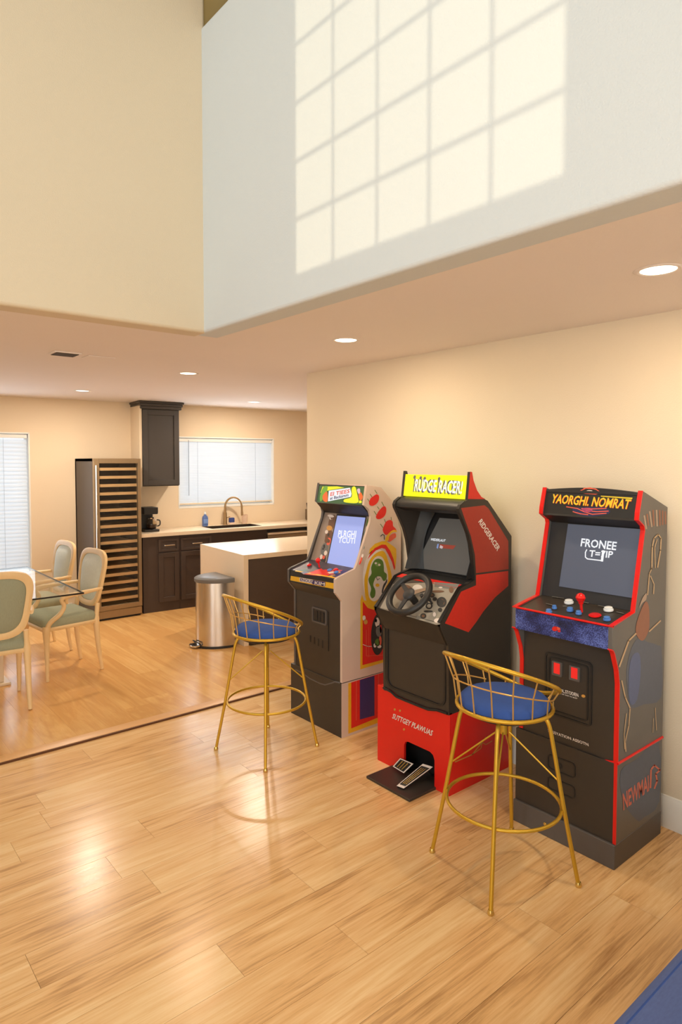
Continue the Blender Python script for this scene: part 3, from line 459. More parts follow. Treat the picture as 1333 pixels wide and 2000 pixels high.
 'm1_bezel': [["ink_brown",1,[[2.837,3.4248,1.3194],[2.8286,3.4276,1.2982],[2.8221,3.4377,1.2819],[2.8188,3.4531,1.2737],[2.8193,3.4708,1.2751],[2.8237,3.4875,1.286],[2.831,3.4997,1.3043],[2.8399,3.5049,1.3265],[2.8485,3.5021,1.348],[2.855,3.4918,1.3644],[2.8583,3.4762,1.3726],[2.8576,3.4583,1.3709],[2.8531,3.4417,1.3597],[2.8458,3.4298,1.3413]]],["ink_brown",1,[[2.799,3.4147,1.2241],[2.7917,3.4176,1.2058],[2.786,3.4277,1.1917],[2.7831,3.4431,1.1844],[2.7836,3.4607,1.1855],[2.7873,3.4772,1.1949],[2.7936,3.4891,1.2107],[2.8013,3.4942,1.2298],[2.8087,3.4912,1.2484],[2.8144,3.4809,1.2627],[2.8173,3.4653,1.2699],[2.8167,3.4476,1.2685],[2.8129,3.4312,1.2589],[2.8066,3.4195,1.243]]],["ink_coral",1,[[2.787,3.4181,1.1942],[2.7829,3.4202,1.1837],[2.7796,3.4269,1.1757],[2.778,3.437,1.1716],[2.7783,3.4486,1.1723],[2.7805,3.4593,1.1777],[2.7841,3.467,1.1867],[2.7884,3.4702,1.1976],[2.7926,3.4682,1.2081],[2.7958,3.4614,1.2162],[2.7974,3.4511,1.2202],[2.7971,3.4395,1.2194],[2.7949,3.4289,1.214],[2.7913,3.4213,1.2049]]],["ink_grey",1,[[2.7658,3.4205,1.1411],[2.7585,3.4234,1.1228],[2.7529,3.4335,1.1086],[2.7499,3.4488,1.1012],[2.7502,3.4664,1.1021],[2.7539,3.4828,1.1111],[2.7601,3.4948,1.1266],[2.7676,3.4998,1.1456],[2.775,3.4969,1.1641],[2.7807,3.4866,1.1784],[2.7837,3.471,1.1857],[2.7832,3.4533,1.1846],[2.7795,3.437,1.1753],[2.7733,3.4253,1.1598]]],["ink_dark",1,[[2.7385,3.4145,1.0727],[2.7328,3.4174,1.0585],[2.7284,3.4271,1.0474],[2.7261,3.4416,1.0416],[2.7263,3.4582,1.0422],[2.7292,3.4736,1.0492],[2.734,3.4847,1.0613],[2.7399,3.4892,1.076],[2.7456,3.4863,1.0905],[2.7501,3.4765,1.1017],[2.7524,3.4617,1.1074],[2.752,3.4451,1.1065],[2.7492,3.4298,1.0994],[2.7443,3.4189,1.0873]]],["ink_cream",1,[[2.85,3.4689,1.3518],[2.8473,3.4706,1.3452],[2.8454,3.4762,1.3402],[2.8445,3.4845,1.338],[2.8448,3.494,1.3389],[2.8463,3.5027,1.3427],[2.8487,3.509,1.3487],[2.8516,3.5115,1.3557],[2.8542,3.5097,1.3624],[2.8562,3.5041,1.3673],[2.8571,3.4957,1.3695],[2.8567,3.4862,1.3686],[2.8552,3.4775,1.3648],[2.8528,3.4713,1.3587]]],["ink_cream",1,[[2.8111,3.4777,1.2545],[2.809,3.4791,1.2492],[2.8074,3.4836,1.2453],[2.8067,3.4902,1.2434],[2.8069,3.4978,1.2439],[2.8081,3.5047,1.2468],[2.8099,3.5097,1.2515],[2.8122,3.5117,1.2571],[2.8143,3.5103,1.2624],[2.8159,3.5058,1.2664],[2.8166,3.4991,1.2682],[2.8164,3.4916,1.2676],[2.8152,3.4846,1.2647],[2.8133,3.4797,1.26]]],["ink_dark",1,[[2.7708,3.4613,1.1536],[2.7677,3.4623,1.1457],[2.7652,3.466,1.1395],[2.7639,3.4717,1.1363],[2.7641,3.4782,1.1367],[2.7656,3.4843,1.1406],[2.7683,3.4888,1.1472],[2.7715,3.4907,1.1553],[2.7747,3.4897,1.1633],[2.7772,3.4859,1.1695],[2.7784,3.4802,1.1726],[2.7783,3.4737,1.1723],[2.7767,3.4676,1.1683],[2.774,3.4632,1.1617]]],["ink_green",1,[[2.7319,3.4192,1.0563],[2.7301,3.4208,1.0516],[2.7287,3.4257,1.0481],[2.728,3.433,1.0463],[2.7281,3.4413,1.0466],[2.729,3.4488,1.049],[2.7306,3.4542,1.053],[2.7326,3.4563,1.0578],[2.7344,3.4547,1.0625],[2.7359,3.4498,1.066],[2.7366,3.4424,1.0678],[2.7364,3.4341,1.0675],[2.7355,3.4266,1.065],[2.7339,3.4213,1.061]]],["ink_green",1,[[2.8479,3.0919,1.3465],[2.8418,3.093,1.3314],[2.8371,3.0972,1.3196],[2.8347,3.1037,1.3135],[2.835,3.1111,1.3142],[2.8379,3.118,1.3216],[2.843,3.1231,1.3343],[2.8492,3.1253,1.3498],[2.8552,3.1242,1.365],[2.86,3.1199,1.3768],[2.8624,3.1134,1.383],[2.8621,3.106,1.3822],[2.8591,3.0991,1.3747],[2.854,3.094,1.3619]]],["ink_teal",1,[[2.8191,3.0813,1.2744],[2.8131,3.0827,1.2594],[2.8084,3.0873,1.2478],[2.806,3.0945,1.2416],[2.8062,3.1027,1.2423],[2.8092,3.1103,1.2496],[2.8142,3.1159,1.2622],[2.8203,3.1183,1.2775],[2.8263,3.1169,1.2926],[2.831,3.1122,1.3044],[2.8335,3.105,1.3105],[2.8332,3.0968,1.3097],[2.8302,3.0891,1.3023],[2.8252,3.0836,1.2897]]],["ink_green",1,[[2.8023,3.0829,1.2325],[2.7984,3.0842,1.2226],[2.7953,3.0885,1.2149],[2.7937,3.095,1.2109],[2.7939,3.1023,1.2115],[2.7959,3.1091,1.2164],[2.7993,3.114,1.2248],[2.8034,3.116,1.2351],[2.8073,3.1147,1.245],[2.8104,3.1104,1.2528],[2.812,3.1039,1.2567],[2.8118,3.0965,1.2561],[2.8098,3.0897,1.2511],[2.8064,3.0848,1.2427]]],["ink_cream",1,[[2.8578,3.107,1.3714],[2.8548,3.1075,1.3638],[2.8524,3.1094,1.3579],[2.8512,3.1122,1.3548],[2.8513,3.1155,1.3551],[2.8528,3.1187,1.3588],[2.8553,3.121,1.3652],[2.8584,3.122,1.3729],[2.8615,3.1215,1.3805],[2.8638,3.1196,1.3865],[2.8651,3.1167,1.3896],[2.8649,3.1134,1.3893],[2.8634,3.1103,1.3855],[2.8609,3.108,1.3791]]],["ink_cream",1,[[2.7789,3.0786,1.1737],[2.7749,3.0796,1.1639],[2.7718,3.0829,1.1561],[2.7702,3.0878,1.152],[2.7703,3.0935,1.1524],[2.7722,3.0988,1.1571],[2.7755,3.1027,1.1654],[2.7795,3.1043,1.1754],[2.7835,3.1033,1.1854],[2.7866,3.1,1.1931],[2.7883,3.095,1.1972],[2.7881,3.0893,1.1968],[2.7862,3.084,1.192],[2.7829,3.0802,1.1838]]],["ink_coral",1,[[2.7557,3.0646,1.1156],[2.7508,3.0657,1.1034],[2.7469,3.0694,1.0937],[2.7448,3.075,1.0885],[2.745,3.0814,1.0888],[2.7473,3.0875,1.0946],[2.7513,3.0918,1.1048],[2.7563,3.0937,1.1172],[2.7612,3.0927,1.1296],[2.7651,3.089,1.1393],[2.7672,3.0833,1.1444],[2.767,3.0768,1.1441],[2.7647,3.0708,1.1382],[2.7606,3.0665,1.128]]],["ink_cream",1,[[2.8528,3.463,1.3607],[2.8514,3.466,1.3571],[2.8504,3.4755,1.3546],[2.85,3.4897,1.3538],[2.8504,3.5058,1.3549],[2.8515,3.5206,1.3575],[2.853,3.5312,1.3612],[2.8546,3.5354,1.3654],[2.8561,3.5324,1.369],[2.8571,3.5227,1.3714],[2.8574,3.5083,1.3722],[2.857,3.4922,1.3712],[2.8559,3.4775,1.3685],[2.8544,3.467,1.3648]]],["ink_brown",1,[[2.8479,3.4482,1.3484],[2.8436,3.4479,1.3376],[2.8401,3.4502,1.3291],[2.8383,3.4545,1.3245],[2.8385,3.4601,1.3248],[2.8405,3.4659,1.33],[2.8441,3.4706,1.339],[2.8485,3.4734,1.35],[2.8529,3.4737,1.3608],[2.8563,3.4714,1.3694],[2.8581,3.467,1.374],[2.8579,3.4614,1.3736],[2.8559,3.4557,1.3684],[2.8523,3.451,1.3594]]],["ink_gold",1,[[2.8212,3.4442,1.2817],[2.8185,3.4463,1.2748],[2.8164,3.4542,1.2696],[2.8154,3.4664,1.2671],[2.8157,3.4804,1.2677],[2.8172,3.4936,1.2715],[2.8196,3.5032,1.2776],[2.8225,3.5074,1.2849],[2.8253,3.5053,1.2918],[2.8274,3.4973,1.297],[2.8283,3.485,1.2995],[2.8281,3.4709,1.2988],[2.8265,3.4578,1.295],[2.8241,3.4483,1.2889]]],["ink_brown",1,[[2.7884,3.4454,1.1995],[2.7854,3.4464,1.1921],[2.7831,3.4513,1.1863],[2.7819,3.4592,1.1832],[2.782,3.4685,1.1836],[2.7835,3.4773,1.1872],[2.786,3.484,1.1934],[2.789,3.4872,1.201],[2.792,3.4862,1.2085],[2.7943,3.4813,1.2144],[2.7955,3.4733,1.2174],[2.7954,3.464,1.217],[2.7939,3.4551,1.2133],[2.7914,3.4485,1.2071]]],["ink_cream",1,[[2.7566,3.4206,1.12],[2.7539,3.4212,1.1131],[2.7517,3.425,1.1077],[2.7506,3.4312,1.1048],[2.7506,3.4385,1.1049],[2.7519,3.4455,1.1081],[2.7542,3.4509,1.1138],[2.7569,3.4536,1.1207],[2.7597,3.4529,1.1276],[2.7618,3.4491,1.133],[2.763,3.4429,1.1359],[2.7629,3.4355,1.1357],[2.7616,3.4285,1.1325],[2.7594,3.4232,1.1268]]],["ink_cream",1,[[2.7451,3.4552,1.0912],[2.7424,3.4557,1.0843],[2.7402,3.4589,1.0789],[2.739,3.4643,1.0759],[2.7391,3.4708,1.076],[2.7403,3.4771,1.0791],[2.7426,3.4819,1.0847],[2.7453,3.4844,1.0917],[2.7481,3.484,1.0986],[2.7503,3.4807,1.104],[2.7515,3.4753,1.107],[2.7514,3.4688,1.1069],[2.7501,3.4625,1.1037],[2.7479,3.4577,1.0981]]],["ink_coral",1,[[2.745,3.429,1.0909],[2.7429,3.4296,1.0857],[2.7413,3.433,1.0815],[2.7404,3.4385,1.0793],[2.7404,3.4449,1.0794],[2.7414,3.451,1.0818],[2.7431,3.4557,1.0861],[2.7452,3.4579,1.0914],[2.7473,3.4572,1.0967],[2.749,3.4538,1.1009],[2.7499,3.4483,1.1031],[2.7499,3.4419,1.103],[2.7489,3.4357,1.1005],[2.7471,3.4311,1.0962]]],["ink_cream",1,[[2.7301,3.4542,1.0536],[2.7283,3.4547,1.0489],[2.7268,3.4576,1.0451],[2.7259,3.4623,1.0431],[2.7259,3.4679,1.0431],[2.7268,3.4732,1.0453],[2.7283,3.4772,1.0491],[2.7302,3.4791,1.0539],[2.7321,3.4786,1.0586],[2.7337,3.4756,1.0624],[2.7345,3.471,1.0645],[2.7344,3.4654,1.0644],[2.7336,3.4601,1.0622],[2.732,3.4561,1.0584]]],["ink_dark",1,[[2.804,3.4539,1.2385],[2.8023,3.4543,1.2343],[2.801,3.4567,1.2309],[2.8003,3.4607,1.2292],[2.8003,3.4653,1.2294],[2.8012,3.4698,1.2315],[2.8026,3.4732,1.2351],[2.8044,3.4749,1.2394],[2.8061,3.4744,1.2437],[2.8074,3.472,1.2471],[2.8081,3.4681,1.2488],[2.808,3.4634,1.2486],[2.8072,3.459,1.2465],[2.8057,3.4556,1.2429]]],["ink_teal",1,[[2.8621,3.0988,1.3839],[2.8607,3.0995,1.3804],[2.8596,3.1023,1.3777],[2.8591,3.1065,1.3764],[2.8592,3.1115,1.3768],[2.86,3.1162,1.3787],[2.8612,3.1196,1.3819],[2.8627,3.1211,1.3856],[2.8641,3.1204,1.3891],[2.8652,3.1177,1.3918],[2.8657,3.1134,1.393],[2.8655,3.1084,1.3927],[2.8648,3.1038,1.3907],[2.8635,3.1004,1.3876]]],["ink_cream",1,[[2.8331,3.0937,1.3115],[2.8301,3.0937,1.304],[2.8277,3.0956,1.298],[2.8265,3.0989,1.2948],[2.8266,3.103,1.295],[2.828,3.1071,1.2986],[2.8305,3.1103,1.3049],[2.8336,3.1122,1.3126],[2.8366,3.1121,1.3203],[2.839,3.1103,1.3263],[2.8403,3.1069,1.3295],[2.8402,3.1028,1.3292],[2.8388,3.0987,1.3256],[2.8362,3.0955,1.3193]]],["ink_blue3",1,[[2.8114,3.0908,1.2572],[2.8092,3.0913,1.2517],[2.8075,3.0938,1.2473],[2.8066,3.0979,1.2451],[2.8067,3.1029,1.2453],[2.8078,3.1076,1.248],[2.8096,3.1112,1.2526],[2.8119,3.1129,1.2583],[2.8141,3.1125,1.2638],[2.8158,3.1099,1.2681],[2.8167,3.1058,1.2704],[2.8166,3.1008,1.2701],[2.8155,3.0961,1.2674],[2.8137,3.0926,1.2628]]],["ink_teal",1,[[2.7855,3.0749,1.1922],[2.7829,3.0756,1.1858],[2.7809,3.0791,1.1807],[2.7798,3.0846,1.178],[2.7799,3.0911,1.1782],[2.7811,3.0973,1.1813],[2.7833,3.1019,1.1867],[2.7859,3.1042,1.1933],[2.7885,3.1035,1.1998],[2.7906,3.1,1.2049],[2.7916,3.0945,1.2076],[2.7915,3.088,1.2073],[2.7903,3.0818,1.2042],[2.7881,3.0771,1.1988]]],["ink_cream",1,[[2.765,3.062,1.1408],[2.763,3.0623,1.1359],[2.7614,3.0644,1.132],[2.7606,3.0677,1.1299],[2.7606,3.0718,1.13],[2.7616,3.0756,1.1323],[2.7632,3.0786,1.1363],[2.7652,3.0801,1.1413],[2.7672,3.0798,1.1463],[2.7687,3.0777,1.1502],[2.7696,3.0743,1.1523],[2.7695,3.0703,1.1522],[2.7686,3.0664,1.1499],[2.767,3.0635,1.1458]]],["ink_red",1,[[2.7481,3.0704,1.0985],[2.7459,3.0707,1.0931],[2.7442,3.0727,1.0888],[2.7433,3.076,1.0864],[2.7433,3.0801,1.0865],[2.7443,3.084,1.089],[2.746,3.087,1.0934],[2.7482,3.0886,1.0989],[2.7504,3.0883,1.1043],[2.7521,3.0863,1.1086],[2.7531,3.0829,1.111],[2.753,3.0789,1.1109],[2.752,3.075,1.1084],[2.7503,3.072,1.104]]]],
 'm1_screen': [["",0,[[2.7236,3.3854,1.0415],[2.7292,3.0949,1.0557],[2.8568,3.1455,1.3752],[2.8551,3.4297,1.3707]]]],
 'm1_deck': [["ink_red",0,[[2.5341,3.4005,1.0054],[2.5944,3.3655,1.0225],[2.6505,3.2945,1.0383],[2.6486,3.2037,1.0378],[2.5747,3.1907,1.0169],[2.5558,3.2453,1.0115]]],["ink_blue",0,[[2.5903,3.1905,1.0213],[2.6737,3.1761,1.0449],[2.6805,3.1086,1.0468],[2.5772,3.1173,1.0176]]],["ink_coral",0,[[2.6094,3.2732,1.0267],[2.6714,3.2313,1.0442],[2.6783,3.1625,1.0462],[2.5949,3.177,1.0226]]],["ink_yellow",0,[[2.5669,3.1908,1.0147],[2.6097,3.1566,1.0268],[2.5848,3.1172,1.0197],[2.5619,3.1176,1.0133]]],["ink_teal",0,[[2.5616,3.5126,1.0132],[2.5978,3.4537,1.0234],[2.5985,3.402,1.0236],[2.5514,3.4449,1.0103]]],["ink_yellow",0,[[2.5465,3.5028,1.0096],[2.5652,3.1029,1.0149],[2.5792,3.115,1.0189],[2.5603,3.5109,1.0135]]],["ink_red",0,[[2.5579,3.3489,1.0129],[2.6092,3.3641,1.0274],[2.6489,3.343,1.0386],[2.6193,3.2856,1.0302],[2.5709,3.2644,1.0165]]],["ink_cream",0,[[2.6174,3.2437,1.0297],[2.6427,3.2159,1.0368],[2.6305,3.1818,1.0334],[2.6054,3.2092,1.0263]]],["ink_gold",0,[[2.6361,3.1885,1.035],[2.6565,3.1747,1.0408],[2.6442,3.1411,1.0373],[2.624,3.1548,1.0315]]],["ink_blue3",0,[[2.5501,3.4432,1.0107],[2.5761,3.4144,1.018],[2.5666,3.3706,1.0153],[2.5353,3.3916,1.0065]]]],
 'm1_strip': [["ink_yellow",0,[[2.5513,3.5557,0.9709],[2.5513,3.0972,0.9873],[2.5513,3.1,0.9509],[2.5513,3.5625,0.9393]]],["ink_cream",0,[[2.5506,3.4546,0.9739],[2.5506,3.3088,0.9785],[2.5506,3.3191,0.952],[2.5506,3.4547,0.9482]]],["ink_blue",0,[[2.5506,3.3088,0.9785],[2.5506,3.1801,0.9833],[2.5506,3.185,0.9533],[2.5506,3.3191,0.9489]]]],
 'm1_front': [["ink_pale",0,[[2.6043,3.41,0.8916],[2.6043,3.2987,0.8998],[2.6043,3.2969,0.9089],[2.6043,3.4081,0.9008]]]],
 'm2_side': [["ink_darkred",0,[[2.6483,2.1793,1.501],[2.8439,2.1793,1.5075],[2.8791,2.1793,1.4872],[3.0586,2.1793,1.2981],[3.0648,2.1793,1.1386],[2.7759,2.1793,1.1477],[2.7648,2.1793,1.2474],[2.7299,2.1793,1.3482],[2.6816,2.1793,1.4362]]],["ink_red2",0,[[2.5288,2.1793,0.9176],[2.6538,2.1793,1.0644],[2.7769,2.1793,1.0827],[2.7761,2.1793,1.1384],[3.0618,2.1793,1.1292],[3.0634,2.1793,1.0445],[2.9432,2.1793,0.9954],[2.843,2.1793,0.9335],[2.7846,2.1793,0.8861],[2.7179,2.1793,0.84]]]],
 'm2_fin': [],
 'm2_marquee': [["ink_grey",1,[[2.7188,2.5668,1.6509],[2.7181,2.5688,1.6464],[2.7176,2.5723,1.6431],[2.7174,2.5767,1.6417],[2.7176,2.5811,1.6424],[2.718,2.5846,1.6452],[2.7186,2.5865,1.6494],[2.7193,2.5864,1.6543],[2.7199,2.5844,1.6588],[2.7204,2.5808,1.6621],[2.7206,2.5764,1.6636],[2.7205,2.5721,1.6628],[2.7201,2.5686,1.66],[2.7195,2.5667,1.6558]]],["ink_grey",1,[[2.7182,2.5197,1.647],[2.7176,2.5216,1.6425],[2.7171,2.5251,1.6392],[2.7169,2.5294,1.6378],[2.717,2.5337,1.6386],[2.7174,2.5371,1.6413],[2.718,2.5389,1.6455],[2.7187,2.5389,1.6503],[2.7194,2.5369,1.6548],[2.7198,2.5334,1.6581],[2.72,2.5291,1.6595],[2.7199,2.5248,1.6587],[2.7195,2.5214,1.656],[2.7189,2.5196,1.6518]]],["ink_grey",1,[[2.7178,2.4888,1.6444],[2.7172,2.4907,1.64],[2.7167,2.4941,1.6367],[2.7165,2.4984,1.6353],[2.7166,2.5026,1.636],[2.717,2.5059,1.6387],[2.7176,2.5078,1.6429],[2.7183,2.5077,1.6477],[2.719,2.5058,1.6521],[2.7195,2.5023,1.6554],[2.7197,2.4981,1.6568],[2.7195,2.4939,1.656],[2.7191,2.4905,1.6533],[2.7185,2.4887,1.6492]]],["ink_grey",1,[[2.7179,2.3829,1.645],[2.7173,2.3848,1.6407],[2.7168,2.388,1.6375],[2.7166,2.3921,1.6361],[2.7167,2.3961,1.6368],[2.7171,2.3994,1.6395],[2.7177,2.4011,1.6436],[2.7184,2.401,1.6482],[2.719,2.3992,1.6526],[2.7195,2.3959,1.6558],[2.7197,2.3918,1.6571],[2.7196,2.3878,1.6564],[2.7192,2.3846,1.6538],[2.7186,2.3828,1.6497]]]],
 'm2_screen': [["",0,[[2.7909,2.6423,1.1184],[2.7928,2.2586,1.1239],[2.8183,2.2562,1.196],[2.8514,2.2999,1.2901],[2.8809,2.3531,1.3736],[2.8953,2.3885,1.4144],[2.8944,2.5415,1.4121]]],["lit_blue",0,[[2.8336,2.5093,1.2444],[2.8416,2.5095,1.2671],[2.842,2.4994,1.268],[2.8322,2.4975,1.2404]]],["lit_red",0,[[2.8342,2.4923,1.2461],[2.8416,2.4903,1.267],[2.8428,2.3742,1.2705],[2.8352,2.3884,1.2489]]],["lit_pale",0,[[2.8337,2.4867,1.2467],[2.8394,2.4857,1.2629],[2.8368,2.4618,1.2556],[2.8326,2.4666,1.2436]]]],
